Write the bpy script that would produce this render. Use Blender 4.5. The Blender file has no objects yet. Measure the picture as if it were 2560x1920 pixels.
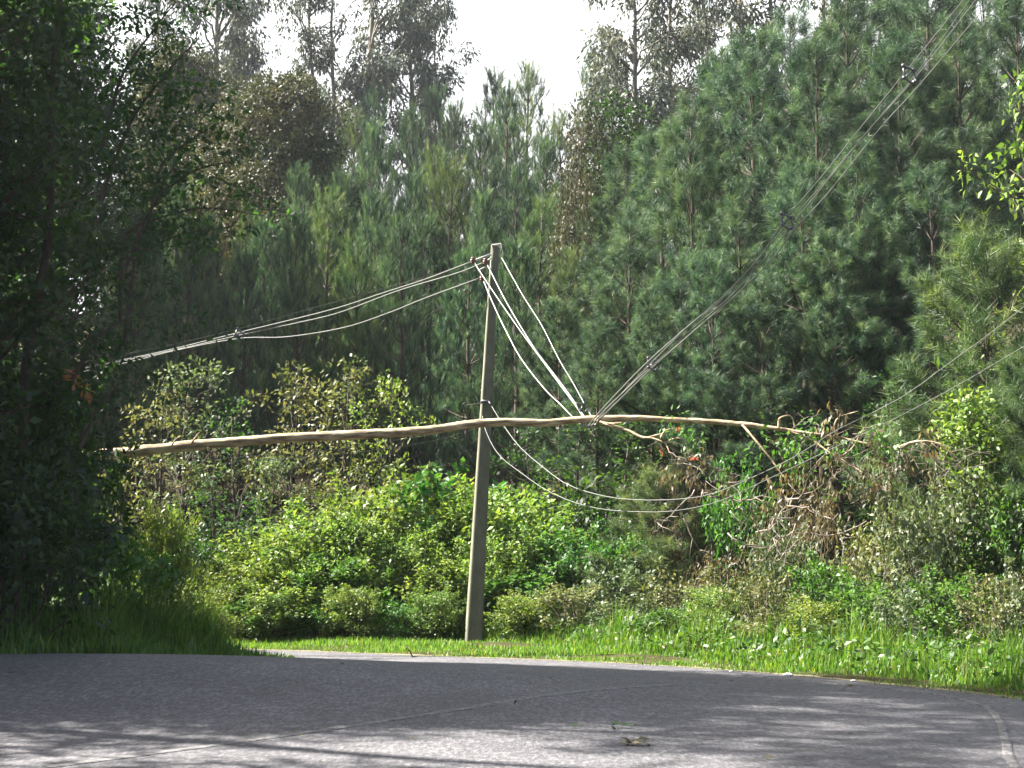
import bpy, math, random
import numpy as np
from math import radians as R, sin, cos, tan, pi
from mathutils import Vector

# ------------------------------------------------------------------ camera, world, sun, exposure
C = bpy.context.scene.collection
F, CX, CY, HOR = 3517.0, 1280.0, 960.0, 1435.0
CAMZ = 1.5
PITCH = math.atan((HOR - CY) / F)
cd = bpy.data.cameras.new('camera'); cd.sensor_width = 36; cd.lens = 36 * F / 2560
cd.clip_end = 3000; cd.clip_start = 0.1
cam = bpy.data.objects.new('camera', cd); C.objects.link(cam)
cam.location = (0, 0, CAMZ); cam.rotation_euler = (pi / 2 + PITCH, 0, 0)
bpy.context.scene.camera = cam

SUN = Vector((-0.62, 0.17, 0.77)).normalized()
EL = math.asin(SUN.z); AZ = math.atan2(SUN.x, SUN.y)
w = bpy.data.worlds.new('World'); bpy.context.scene.world = w; w.use_nodes = True
wn = w.node_tree
bg = wn.nodes['Background']
sky = wn.nodes.new('ShaderNodeTexSky'); sky.sky_type = 'NISHITA'; sky.sun_disc = False
sky.sun_elevation = EL; sky.sun_rotation = AZ; sky.air_density = 1.2; sky.dust_density = 6.0; sky.ozone_density = 1.0
bg.inputs[1].default_value = 0.05
# added brightening that whitens the sky ahead and backlights the trees, textured like cloud
tcw = wn.nodes.new('ShaderNodeTexCoord'); dp = wn.nodes.new('ShaderNodeVectorMath'); dp.operation = 'DOT_PRODUCT'
dp.inputs[1].default_value = (-.20, .90, .38); wn.links.new(tcw.outputs['Generated'], dp.inputs[0])
cn = wn.nodes.new('ShaderNodeTexNoise'); cn.inputs['Scale'].default_value = 3.0; cn.inputs['Detail'].default_value = 6
wn.links.new(tcw.outputs['Generated'], cn.inputs['Vector'])
ad = wn.nodes.new('ShaderNodeMath'); ad.operation = 'MULTIPLY_ADD'; ad.inputs[1].default_value = .30
wn.links.new(cn.outputs[0], ad.inputs[0]); wn.links.new(dp.outputs['Value'], ad.inputs[2])
mrw = wn.nodes.new('ShaderNodeMapRange'); mrw.interpolation_type = 'SMOOTHSTEP'
for i_, v_ in ((1, .62), (2, .95), (3, 0.0), (4, 1.0)): mrw.inputs[i_].default_value = v_
wn.links.new(ad.outputs[0], mrw.inputs[0])
mxw = wn.nodes.new('ShaderNodeMix'); mxw.data_type = 'RGBA'; mxw.inputs[7].default_value = (6.0, 6.1, 6.2, 1)
wn.links.new(mrw.outputs[0], mxw.inputs[0]); wn.links.new(sky.outputs[0], mxw.inputs[6]); wn.links.new(mxw.outputs[2], bg.inputs[0])
sl = bpy.data.lights.new('sun', 'SUN'); sl.energy = 5.0; sl.angle = R(0.53); sl.color = (1.0, 0.95, 0.86)
so = bpy.data.objects.new('sun', sl); C.objects.link(so)
so.rotation_euler = SUN.to_track_quat('Z', 'Y').to_euler(); so.location = (-30, 20, 40)
S = bpy.context.scene
HAZE = 0.00022
S.view_settings.view_transform = 'Standard'; S.view_settings.look = 'None'
S.view_settings.exposure = 2.65; S.view_settings.gamma = 1.0
S.render.engine = 'CYCLES'
S.cycles.use_denoising = True
S.cycles.max_bounces = 6; S.cycles.diffuse_bounces = 2; S.cycles.glossy_bounces = 2
S.cycles.transmission_bounces = 4; S.cycles.transparent_max_bounces = 6; S.cycles.volume_bounces = 0
S.cycles.caustics_reflective = False; S.cycles.caustics_refractive = False

# ------------------------------------------------------------------ pixel -> place helpers
def ray(px, py):
    a = (px - CX) / F; b = (CY - py) / F
    return np.array([a, cos(PITCH) - b * sin(PITCH), sin(PITCH) + b * cos(PITCH)])
def P(px, py, D):
    d = ray(px, py); return np.array([0, 0, CAMZ]) + d * (D / d[1])
def sstep(a, b, x):
    t = np.clip((np.asarray(x, float) - a) / (b - a), 0, 1); return t * t * (3 - 2 * t)
def ramp(x, k=3.0):
    x = np.asarray(x, float); return np.where(x > 20, x, np.log1p(np.exp(np.clip(x, -30, 20) / k * 2)) * k / 2)
def H(x, y):
    x = np.asarray(x, float); y = np.asarray(y, float)
    y0 = 38.5 - 8.5 * sstep(2, 13, x)
    hill = 0.30 * (ramp(np.minimum(y, 115) - y0) - 0.0)
    hill = np.where(y < 27, hill * sstep(20, 27, y), hill)
    crest = 0.41 * sstep(5.5, -5.5, x) * np.exp(-((y - 19.0) / 3.6) ** 2)
    emb = np.minimum(0.33 * ramp(-10.0 - x, 2.0), 3.0) * (1 - sstep(24.5, 27.5, y)) * sstep(15.5, 19, y)
    return hill + crest + emb
def hz(x, y): return float(H(x, y))

# ------------------------------------------------------------------ numpy mesh building
rng = np.random.default_rng(7)
def mesh_from(name, verts, faces, mat, tint=None, smooth=False):
    """faces: list of (n,k) int arrays"""
    me = bpy.data.meshes.new(name)
    verts = np.asarray(verts, np.float32)
    faces = [np.asarray(f, np.int32) for f in faces if len(f)]
    nl = sum(f.size for f in faces); nf = sum(len(f) for f in faces)
    me.vertices.add(len(verts)); me.vertices.foreach_set('co', verts.ravel())
    me.loops.add(nl); me.loops.foreach_set('vertex_index', np.concatenate([f.ravel() for f in faces]))
    me.polygons.add(nf)
    tot = np.concatenate([np.full(len(f), f.shape[1], np.int32) for f in faces])
    st = np.concatenate([[0], np.cumsum(tot)[:-1]]).astype(np.int32)
    me.polygons.foreach_set('loop_start', st); me.polygons.foreach_set('loop_total', tot)
    if smooth: me.polygons.foreach_set('use_smooth', np.ones(nf, bool))
    me.materials.append(mat)
    if tint is not None:
        at = me.attributes.new('tint', 'FLOAT', 'FACE'); at.data.foreach_set('value', np.asarray(tint, np.float32))
    me.update(calc_edges=True); me.validate()
    return me

class MB:
    def __init__(s): s.v = []; s.f = {}; s.n = 0
    def add(s, v, f):
        v = np.asarray(v, float); f = np.asarray(f, int)
        s.v.append(v); s.f.setdefault(f.shape[1], []).append(f + s.n); s.n += len(v)
    def tube(s, pts, rad, sides=6, cap=True):
        pts = np.asarray(pts, float); n = len(pts)
        rad = np.broadcast_to(np.asarray(rad, float), (n,))
        T = np.gradient(pts, axis=0); T /= np.linalg.norm(T, axis=1)[:, None] + 1e-9
        up = np.array([0, 0, 1.0]) if abs(T[0][2]) < 0.9 else np.array([1.0, 0, 0])
        ang = np.arange(sides) * 2 * pi / sides
        V = []
        for i in range(n):
            a = np.cross(T[i], up); a /= np.linalg.norm(a) + 1e-9; b = np.cross(a, T[i]); up = b
            V.append(pts[i] + rad[i] * (np.cos(ang)[:, None] * a + np.sin(ang)[:, None] * b))
        V = np.concatenate(V)
        i = np.arange(n - 1)[:, None] * sides; j = np.arange(sides)[None]
        q = np.stack([i + j, i + (j + 1) % sides, i + sides + (j + 1) % sides, i + sides + j], -1).reshape(-1, 4)
        s.add(V, q)
        if cap:
            for k, rev in ((0, True), (n - 1, False)):
                ring = np.arange(sides) + k * sides
                s.f.setdefault(sides, []).append((ring[::-1] if rev else ring)[None] + s.n - len(V))
    def box(s, c, size, rot=0.0, taper=1.0, bev=0.0):
        x, y, z = [q / 2 for q in size]; c = np.asarray(c, float)
        v = np.array([[sx * x * (taper if sz > 0 else 1), sy * y * (taper if sz > 0 else 1), sz * z] for sz in (-1, 1) for sx, sy in ((-1, -1), (1, -1), (1, 1), (-1, 1))])
        cr, sr = cos(rot), sin(rot); v = np.stack([v[:, 0] * cr - v[:, 1] * sr, v[:, 0] * sr + v[:, 1] * cr, v[:, 2]], 1) + c
        s.add(v, [[3, 2, 1, 0], [4, 5, 6, 7], [0, 1, 5, 4], [1, 2, 6, 5], [2, 3, 7, 6], [3, 0, 4, 7]])
    def lathe(s, prof, c, sides=10):
        c = np.asarray(c, float); ang = np.arange(sides) * 2 * pi / sides
        V = np.concatenate([np.stack([r * np.cos(ang), r * np.sin(ang), np.full(sides, z)], 1) for r, z in prof]) + c
        n = len(prof); i = np.arange(n - 1)[:, None] * sides; j = np.arange(sides)[None]
        s.add(V, np.stack([i + j, i + (j + 1) % sides, i + sides + (j + 1) % sides, i + sides + j], -1).reshape(-1, 4))
    def build(s, name, mat, smooth=True, tint=None):
        return mesh_from(name, np.concatenate(s.v), [np.concatenate(f) for f in s.f.values()], mat, tint, smooth)

def norm(a): return a / (np.linalg.norm(a, axis=-1, keepdims=True) + 1e-9)
def leaf_arrays(p, ax, nr, L, W, fold=0.12):
    """diamond leaves, one quad each"""
    ax = norm(ax); b = norm(np.cross(ax, nr)); n = np.cross(b, ax)
    L = np.asarray(L)[:, None]; W = np.asarray(W)[:, None]
    v0 = p; v2 = p + ax * L - n * L * 0.08
    v1 = p + ax * L * .42 + b * W * .5 + n * W * fold; v3 = p + ax * L * .42 - b * W * .5 + n * W * fold
    V = np.stack([v0, v1, v2, v3], 1).reshape(-1, 3)
    return V, np.arange(len(p) * 4).reshape(-1, 4)

def obj(name, me, parent=None, loc=None):
    o = bpy.data.objects.new(name, me); C.objects.link(o)
    if parent is not None: o.parent = parent
    if loc is not None: o.location = loc
    return o
def tag(o, label=None, cat=None, group=None, kind=None):
    if label: o['label'] = label
    if cat: o['category'] = cat
    if group: o['group'] = group
    if kind: o['kind'] = kind
    return o
def thing(name, label, cat, loc=(0, 0, 0), rz=0.0, sc=(1, 1, 1), group=None):
    o = bpy.data.objects.new(name, None); C.objects.link(o); o.empty_display_size = 0.2
    o.location = loc; o.rotation_euler = (0, 0, rz); o.scale = sc if hasattr(sc, '__len__') else (sc,) * 3
    return tag(o, label, cat, group)
def plant(parts, name, label, cat, loc, rz=0.0, sc=1.0, group=None):
    t = thing(name, label, cat, [float(q) for q in loc], rz, sc, group)
    for n, m in parts: obj(n, m, t)
    return t

# ------------------------------------------------------------------ materials
def new_mat(name):
    m = bpy.data.materials.new(name); m.use_nodes = True
    nt = m.node_tree; nt.nodes.clear(); out = nt.nodes.new('ShaderNodeOutputMaterial')
    return m, nt, out
def N(nt, t, **k):
    n = nt.nodes.new(t)
    for a, v in k.items(): setattr(n, a, v)
    return n
def ramp_node(nt, cols):
    r = N(nt, 'ShaderNodeValToRGB'); e = r.color_ramp.elements
    while len(e) < len(cols): e.new(0.5)
    for i, (p, c) in enumerate(cols): e[i].position = p; e[i].color = (*c, 1)
    return r
def leaf_mat(name, cols, trans=0.42, tcol=(1.15, 1.25, 0.55), gloss=0.03, rough=0.5):
    m, nt, out = new_mat(name)
    at = N(nt, 'ShaderNodeAttribute', attribute_name='tint'); r = ramp_node(nt, cols)
    nt.links.new(at.outputs['Fac'], r.inputs[0])
    oi = N(nt, 'ShaderNodeObjectInfo'); hs = N(nt, 'ShaderNodeHueSaturation')
    mr = N(nt, 'ShaderNodeMapRange'); mr.inputs[3].default_value = 0.78; mr.inputs[4].default_value = 1.22
    mh = N(nt, 'ShaderNodeMapRange'); mh.inputs[3].default_value = 0.485; mh.inputs[4].default_value = 0.52
    mm = N(nt, 'ShaderNodeMath', operation='FRACT'); m2 = N(nt, 'ShaderNodeMath', operation='MULTIPLY'); m2.inputs[1].default_value = 7.31
    nt.links.new(oi.outputs['Random'], mr.inputs[0]); nt.links.new(oi.outputs['Random'], m2.inputs[0]); nt.links.new(m2.outputs[0], mm.inputs[0]); nt.links.new(mm.outputs[0], mh.inputs[0])
    nt.links.new(mr.outputs[0], hs.inputs['Value']); nt.links.new(mh.outputs[0], hs.inputs['Hue']); nt.links.new(r.outputs[0], hs.inputs['Color'])
    d = N(nt, 'ShaderNodeBsdfDiffuse'); t = N(nt, 'ShaderNodeBsdfTranslucent'); g = N(nt, 'ShaderNodeBsdfGlossy'); g.inputs['Roughness'].default_value = rough
    mul = N(nt, 'ShaderNodeMix', data_type='RGBA', blend_type='MULTIPLY'); mul.inputs[0].default_value = 1.0; mul.inputs[7].default_value = (*tcol, 1)
    nt.links.new(hs.outputs[0], d.inputs[0]); nt.links.new(hs.outputs[0], mul.inputs[6]); nt.links.new(mul.outputs[2], t.inputs[0])
    a = N(nt, 'ShaderNodeMixShader'); a.inputs[0].default_value = trans
    nt.links.new(d.outputs[0], a.inputs[1]); nt.links.new(t.outputs[0], a.inputs[2])
    b = N(nt, 'ShaderNodeMixShader'); b.inputs[0].default_value = gloss
    nt.links.new(a.outputs[0], b.inputs[1]); nt.links.new(g.outputs[0], b.inputs[2]); nt.links.new(b.outputs[0], out.inputs[0])
    return m
def rough_mat(name, cols, scale=(1, 1, 1), nscale=6, rough=0.85, bump=0.3, spec=0.3, coord='Object', bscale=None, detail=8, bdist=0.02):
    m, nt, out = new_mat(name)
    tc = N(nt, 'ShaderNodeTexCoord'); mp = N(nt, 'ShaderNodeMapping'); mp.inputs['Scale'].default_value = scale
    nz = N(nt, 'ShaderNodeTexNoise'); nz.inputs['Scale'].default_value = nscale; nz.inputs['Detail'].default_value = detail; nz.inputs['Roughness'].default_value = 0.65
    r = ramp_node(nt, cols); pb = N(nt, 'ShaderNodeBsdfPrincipled'); pb.inputs['Roughness'].default_value = rough; pb.inputs['Specular IOR Level'].default_value = spec
    nt.links.new(tc.outputs[coord], mp.inputs[0]); nt.links.new(mp.outputs[0], nz.inputs['Vector']); nt.links.new(nz.outputs[0], r.inputs[0]); nt.links.new(r.outputs[0], pb.inputs['Base Color'])
    if bump:
        n2 = N(nt, 'ShaderNodeTexNoise'); n2.inputs['Scale'].default_value = bscale or nscale * 3; n2.inputs['Detail'].default_value = 6
        bp = N(nt, 'ShaderNodeBump'); bp.inputs['Strength'].default_value = bump; bp.inputs['Distance'].default_value = bdist
        nt.links.new(mp.outputs[0], n2.inputs['Vector']); nt.links.new(n2.outputs[0], bp.inputs['Height']); nt.links.new(bp.outputs[0], pb.inputs['Normal'])
    nt.links.new(pb.outputs[0], out.inputs[0])
    return m

M = {}
M['pine'] = leaf_mat('pine_needles', [(0, (.010, .030, .020)), (.45, (.036, .080, .048)), (1, (.140, .205, .095))], .30, (1.1, 1.2, .6))
M['pine_warm'] = leaf_mat('pine_needles_warm', [(0, (.024, .050, .026)), (.5, (.068, .115, .046)), (1, (.165, .205, .065))], .32, (1.1, 1.2, .6))
M['euc'] = leaf_mat('eucalypt_leaves', [(0, (.045, .060, .056)), (.6, (.080, .098, .082)), (1, (.15, .135, .085))], .28, (1.1, 1.1, .7))
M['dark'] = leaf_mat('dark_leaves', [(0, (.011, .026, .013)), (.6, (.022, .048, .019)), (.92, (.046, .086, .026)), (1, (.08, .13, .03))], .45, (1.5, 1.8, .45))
M['bright'] = leaf_mat('bright_leaves', [(0, (.050, .105, .022)), (.45, (.120, .190, .042)), (.86, (.22, .27, .070)), (1, (.30, .25, .09))], .42, (1.15, 1.2, .45))
M['fresh'] = leaf_mat('fresh_leaves', [(0, (.030, .085, .020)), (.6, (.065, .150, .030)), (1, (.14, .21, .05))], .42, (1.1, 1.25, .5))
M['pale'] = leaf_mat('pale_leaves', [(0, (.050, .080, .040)), (.6, (.095, .125, .062)), (1, (.17, .185, .10))], .34, (1.1, 1.2, .6))
M['olive'] = leaf_mat('olive_leaves', [(0, (.050, .078, .030)), (.5, (.110, .130, .052)), (1, (.21, .19, .085))], .36, (1.15, 1.15, .55))
M['russet'] = leaf_mat('russet_leaves', [(0, (.026, .036, .020)), (.5, (.052, .058, .030)), (1, (.12, .090, .045))], .25, (1.1, 1.1, .6))
M['brown'] = leaf_mat('withered_leaves', [(0, (.045, .040, .024)), (.5, (.100, .085, .048)), (.8, (.17, .130, .070)), (1, (.11, .14, .05))], .34, (1.15, 1.0, .6))
M['orange'] = leaf_mat('orange_leaves', [(0, (.28, .11, .05)), (1, (.42, .20, .09))], .4, (1.1, 1., .7))
M['red'] = leaf_mat('red_leaves', [(0, (.32, .06, .05)), (1, (.42, .10, .07))], .35, (1.1, .8, .8))
M['grass'] = leaf_mat('grass_blades', [(0, (.055, .125, .018)), (.6, (.105, .195, .026)), (.93, (.19, .24, .045)), (1, (.30, .25, .10))], .45, (1.1, 1.2, .4))
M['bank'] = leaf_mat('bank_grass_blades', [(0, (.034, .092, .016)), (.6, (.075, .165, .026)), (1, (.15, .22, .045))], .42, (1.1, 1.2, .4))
M['pinebark'] = rough_mat('pine_bark', [(.3, (.035, .026, .020)), (.7, (.10, .075, .058))], (1, 1, .25), 10, .9, .6)
M['eucbark'] = rough_mat('eucalypt_bark', [(.3, (.10, .085, .07)), (.7, (.27, .235, .20))], (1, 1, .15), 5, .8, .3)
M['darkbark'] = rough_mat('dark_bark', [(.3, (.03, .024, .018)), (.7, (.085, .068, .05))], (1, 1, .3), 12, .9, .5)
M['deadwood'] = rough_mat('dead_wood', [(.3, (.13, .105, .085)), (.7, (.30, .25, .21))], (1, 1, .4), 9, .85, .3)
M['fallbark'] = rough_mat('smooth_pale_bark', [(.30, (.09, .06, .036)), (.42, (.20, .145, .085)), (.55, (.40, .315, .20)), (.72, (.56, .47, .33))], (.5, 3.0, 3.0), 4.2, .75, .6, .25, bscale=11, detail=12)
M['concrete'] = rough_mat('weathered_concrete', [(.25, (.088, .088, .062)), (.6, (.150, .149, .108)), (.85, (.21, .208, .16))], (1, 1, .5), 5, .9, .35, .25, bscale=40, bdist=.006)
M['cable'] = rough_mat('aluminium_cable', [(.3, (.13, .135, .13)), (.7, (.20, .205, .198))], nscale=4, rough=.42, bump=0, spec=.5)
M['cable'].node_tree.nodes['Principled BSDF'].inputs['Metallic'].default_value = .3
M['dimcable'] = rough_mat('dim_cable_sheath', [(.3, (.10, .105, .097)), (.7, (.16, .165, .15))], nscale=4, rough=.6, bump=0, spec=.3)  # darker colour makes the left spans look dimly lit; telephone cables share it
M['thinwire'] = rough_mat('thin_wire', [(.3, (.03, .03, .028)), (.7, (.055, .053, .05))], nscale=4, rough=.9, bump=0, spec=.05)
M['steel'] = rough_mat('galvanised_steel', [(.3, (.25, .25, .25)), (.7, (.38, .38, .37))], nscale=8, rough=.5, bump=.1, spec=.6)
M['polymer'] = rough_mat('grey_polymer', [(.3, (.035, .036, .042)), (.7, (.065, .066, .075))], nscale=8, rough=.35, bump=0, spec=.6)
M['redclay'] = rough_mat('brown_porcelain', [(.3, (.09, .028, .02)), (.7, (.15, .045, .03))], nscale=8, rough=.25, bump=0, spec=.6)
M['stone'] = rough_mat('pale_stone', [(.3, (.5, .48, .44)), (.7, (.7, .68, .63))], nscale=12, rough=.85, bump=.3)
M['soil'] = rough_mat('leaf_litter_soil', [(.28, (.018, .014, .009)), (.5, (.040, .034, .018)), (.72, (.075, .058, .032))], nscale=1.6, rough=1, bump=.8, spec=.05, bscale=9, bdist=.08)

M['drysoil'] = rough_mat('dry_sandy_soil', [(.3, (.09, .075, .05)), (.5, (.16, .14, .09)), (.7, (.24, .21, .15))], nscale=9, rough=1, bump=.6, spec=.1, bscale=30)
def asphalt(name, paint=None):
    m, nt, out = new_mat(name); L = nt.links
    tc = N(nt, 'ShaderNodeTexCoord'); o = tc.outputs['Object']
    def noise(s, d=4, ro=.6, sc=None):
        n = N(nt, 'ShaderNodeTexNoise'); n.inputs['Scale'].default_value = s; n.inputs['Detail'].default_value = d; n.inputs['Roughness'].default_value = ro
        if sc:
            mp = N(nt, 'ShaderNodeMapping'); mp.inputs['Scale'].default_value = sc; L.new(o, mp.inputs[0]); L.new(mp.outputs[0], n.inputs['Vector'])
        else: L.new(o, n.inputs['Vector'])
        return n.outputs[0]
    def mix(a, b, f, bl='MIX'):
        x = N(nt, 'ShaderNodeMix', data_type='RGBA', blend_type=bl)
        for s, v in ((x.inputs[0], f), (x.inputs[6], a), (x.inputs[7], b)):
            if isinstance(v, (int, float)): s.default_value = v
            elif isinstance(v, tuple): s.default_value = (*v, 1)
            else: L.new(v, s)
        return x.outputs[2]
    big = ramp_node(nt, [(.32, (.041, .040, .046)), (.55, (.056, .055, .062)), (.72, (.071, .070, .076))]); L.new(noise(.55, 6), big.inputs[0])
    grain = ramp_node(nt, [(.34, (.25, .25, .26)), (.5, (.9, .9, .9)), (.64, (2.4, 2.35, 2.3))]); L.new(noise(7, 8, .92), grain.inputs[0])
    col = mix(big.outputs[0], grain.outputs[0], .6, 'MULTIPLY')
    g2 = ramp_node(nt, [(.38, (.30, .30, .31)), (.5, (1, 1, 1)), (.60, (2.6, 2.5, 2.4))]); L.new(noise(1, 3, .9, (24, 7, 7)), g2.inputs[0])
    col = mix(col, g2.outputs[0], .55, 'MULTIPLY')
    vo = N(nt, 'ShaderNodeTexVoronoi', feature='DISTANCE_TO_EDGE'); vo.inputs['Scale'].default_value = .55
    wob = N(nt, 'ShaderNodeTexNoise'); wob.inputs['Scale'].default_value = 2.2; wob.inputs['Detail'].default_value = 5
    L.new(o, wob.inputs['Vector']); wm = mix(o, wob.outputs['Color'], .30); L.new(wm, vo.inputs['Vector'])
    cr = ramp_node(nt, [(.004, (1, 1, 1)), (.012, (0, 0, 0))]); L.new(vo.outputs['Distance'], cr.inputs[0])
    msk = N(nt, 'ShaderNodeMath', operation='MULTIPLY'); cm = ramp_node(nt, [(.5, (0, 0, 0)), (.62, (1, 1, 1))]); L.new(noise(.35, 3), cm.inputs[0])
    L.new(cr.outputs[0], msk.inputs[0]); L.new(cm.outputs[0], msk.inputs[1])
    col = mix(col, (.035, .032, .03), msk.outputs[0])
    if paint:
        wear = ramp_node(nt, [(paint[1], (0, 0, 0)), (paint[2], (1, 1, 1))]); L.new(noise(14, 6, .8), wear.inputs[0])
        col = mix(col, paint[0], wear.outputs[0])
    pb = N(nt, 'ShaderNodeBsdfPrincipled'); pb.inputs['Roughness'].default_value = .72; pb.inputs['Specular IOR Level'].default_value = .45
    L.new(col, pb.inputs['Base Color'])
    bp = N(nt, 'ShaderNodeBump'); bp.inputs['Strength'].default_value = .75; bp.inputs['Distance'].default_value = .012
    L.new(noise(60, 4, .7), bp.inputs['Height']); L.new(bp.outputs[0], pb.inputs['Normal']); L.new(pb.outputs[0], out.inputs[0])
    return m
M['asphalt'] = asphalt('asphalt')
M['seam'] = asphalt('worn_seam', ((.16, .155, .145), .44, .64))
M['edgeline'] = asphalt('worn_edge_line', ((.20, .195, .18), .47, .66))
M['gravel'] = rough_mat('pale_gravel', [(.3, (.20, .18, .155)), (.5, (.34, .31, .27)), (.7, (.5, .47, .42))], nscale=30, rough=.95, bump=.7, bscale=50)

# ------------------------------------------------------------------ road and ground
def catmull(pts, n):
    p = np.asarray(pts, float); p = np.vstack([2 * p[0] - p[1], p, 2 * p[-1] - p[-2]]); m = len(p) - 3
    out = []
    for u in np.linspace(0, m - 1e-6, n):
        i = int(u); t = u - i; a, b, c, d = p[i:i + 4]
        out.append(.5 * (2 * b + (c - a) * t + (2 * a - 5 * b + 4 * c - d) * t * t + (3 * b - a - 3 * c + d) * t ** 3))
    return np.array(out)
PAIRS = [((5.6, -20), (-14, -20)), ((6.0, -8), (-14, -8)), ((6.4, 2), (-14, 3)), ((6.7, 9), (-14, 10)), ((6.75, 13.5), (-13, 15.5)),
         ((6.2, 17), (-9.5, 18.2)), ((4.3, 20.8), (-6.6, 19.6)), ((1.5, 24), (-4.9, 22.5)), ((-1.6, 26.2), (-4.1, 24.6)), ((-4.7, 28.2), (-4.9, 26.0)),
         ((-9.5, 30.8), (-8.5, 27.2)), ((-20, 34.5), (-20, 29.8)), ((-38, 39), (-38, 33))]
NL = 260
outer = catmull([p[0] for p in PAIRS], NL); inner = catmull([p[1] for p in PAIRS], NL)
def in_poly(x, y, poly):
    ins = np.zeros(x.shape, bool); n = len(poly)
    for i in range(n):
        x1, y1 = poly[i]; x2, y2 = poly[(i + 1) % n]
        c = ((y1 > y) != (y2 > y)) & (x < (x2 - x1) * (y - y1) / (y2 - y1 + 1e-12) + x1); ins ^= c
    return ins
ROAD = np.vstack([outer, inner[::-1]])
def on_road(x, y): return in_poly(np.asarray(x, float), np.asarray(y, float), ROAD[::3])
def dist_edge(x, y, line):
    d = np.full(np.shape(x), 1e9)
    for a in line[::2]: d = np.minimum(d, np.hypot(x - a[0], y - a[1]))
    return d
NX = 70
tt = np.linspace(0, 1, NX)[None, :, None]
xy = outer[:, None] * (1 - tt) + inner[:, None] * tt
rv = np.concatenate([xy, (H(xy[..., 0], xy[..., 1]) + .012)[..., None]], -1).reshape(-1, 3)
i = np.arange(NL - 1)[:, None] * NX; j = np.arange(NX - 1)[None]
rf = np.stack([i + j, i + NX + j, i + NX + j + 1, i + j + 1], -1).reshape(-1, 4)
tag(obj('road', mesh_from('road', rv, [rf], M['asphalt'], smooth=True)), 'grey asphalt road bending left behind the grassy bank', kind='structure')
gx = np.unique(np.concatenate([np.linspace(-600, -60, 12), np.linspace(-60, -16, 30), np.linspace(-16, 16, 110), np.linspace(16, 60, 30), np.linspace(60, 600, 12)]))
gy = np.unique(np.concatenate([np.linspace(-200, -20, 8), np.linspace(-20, 8, 20), np.linspace(8, 42, 120), np.linspace(42, 130, 50), np.linspace(130, 900, 12)]))
GX, GY = np.meshgrid(gx, gy); GZ = H(GX, GY)
onr = on_road(GX, GY); dd = np.minimum(dist_edge(GX, GY, outer), dist_edge(GX, GY, inner))
GZ = GZ - np.where(onr, .06, 0) + np.where(~onr & (dd > .25), .02, 0) * 1.0 - np.where(~onr & (dd <= .3), .02, 0)
GZ += np.where(~onr & (dd > 1.5) & (GY < 120), .06 * np.sin(GX * 1.3 + GY * .7) * np.sin(GY * 1.1 - GX * .5), 0)
gv = np.stack([GX, GY, GZ], -1).reshape(-1, 3); nx = len(gx)
i = np.arange(len(gy) - 1)[:, None] * nx; j = np.arange(nx - 1)[None]
tag(obj('ground', mesh_from('ground', gv, [np.stack([i + j, i + j + 1, i + nx + j + 1, i + nx + j], -1).reshape(-1, 4)], M['soil'], smooth=True)),
    'brown forest floor rising into a wooded hillside', kind='structure')

def strip(name, pts, width, mat, dz, label):
    c = catmull(pts, 60); T = norm(np.gradient(c, axis=0)); nrm = np.stack([-T[:, 1], T[:, 0]], 1)
    k = np.array([-.56, -.5, -.17, .17, .5, .56])[None, :, None]; zo = np.array([-.012, dz, dz, dz, dz, -.012])[None, :]
    q = c[:, None] + nrm[:, None] * k * width
    v = np.concatenate([q, (H(q[..., 0], q[..., 1]) + zo)[..., None]], -1).reshape(-1, 3)
    i = np.arange(59)[:, None] * 6; j = np.arange(5)[None]
    return tag(obj(name, mesh_from(name, v, [np.stack([i + j + 1, i + j, i + 6 + j, i + 6 + j + 1], -1).reshape(-1, 4)], mat)), label, kind='structure')
ed = catmull([p[0] for p in PAIRS], NL); nr_ = norm(np.gradient(ed, axis=0)); nr_ = np.stack([nr_[:, 1], -nr_[:, 0]], 1)
k_ = np.linspace(-.05, .42, 6)[None, :, None]; q = ed[:, None] + nr_[:, None] * k_ * (1 + .35 * np.sin(np.arange(NL) * .9)[:, None, None] * np.sin(np.arange(NL) * .37)[:, None, None])
v = np.concatenate([q, (H(q[..., 0], q[..., 1]) + .016 - .012 * np.linspace(0, 1, 6)[None, :])[..., None]], -1).reshape(-1, 3)
i = np.arange(NL - 1)[:, None] * 6; j = np.arange(5)[None]
tag(obj('dirt_edge', mesh_from('dirt_edge', v, [np.stack([i + j + 1, i + 6 + j + 1, i + 6 + j, i + j], -1).reshape(-1, 4)], M['drysoil'])), 'dry sandy soil along the outer road edge', kind='structure')
strip('road_edge_line', [(3.2, 7), (3.84, 10.9), (4.45, 13), (4.95, 14.6), (5.35, 16.3), (5.25, 18), (4.3, 19.6), (2.9, 21.2)], .085, M['edgeline'], .021, 'worn white edge line curving at the right of the road')
strip('road_seam', [(-3.6, 11.2), (-1.67, 13.7), (-.5, 15.2), (.7, 16.8), (2.2, 18.4)], .13, M['seam'], .016, 'faint pale seam running diagonally across the asphalt')
# pale gravel shoulder outside the edge line
sh_o = catmull([(6.35, 4), (6.6, 9), (6.6, 12.5), (6.3, 15)], 30); sh_i = catmull([(3.9, 4), (4.1, 9.5), (4.75, 13.2), (5.6, 15.2)], 30)
q = sh_o[:, None] * (1 - np.linspace(0, 1, 12)[None, :, None]) + sh_i[:, None] * np.linspace(0, 1, 12)[None, :, None]
v = np.concatenate([q, (H(q[..., 0], q[..., 1]) + .016)[..., None]], -1).reshape(-1, 3)
i = np.arange(29)[:, None] * 12; j = np.arange(11)[None]
tag(obj('gravel_shoulder', mesh_from('gravel_shoulder', v, [np.stack([i + j, i + 12 + j, i + 12 + j + 1, i + j + 1], -1).reshape(-1, 4)], M['gravel'])), 'pale gravel shoulder outside the white edge line', kind='structure')

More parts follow.
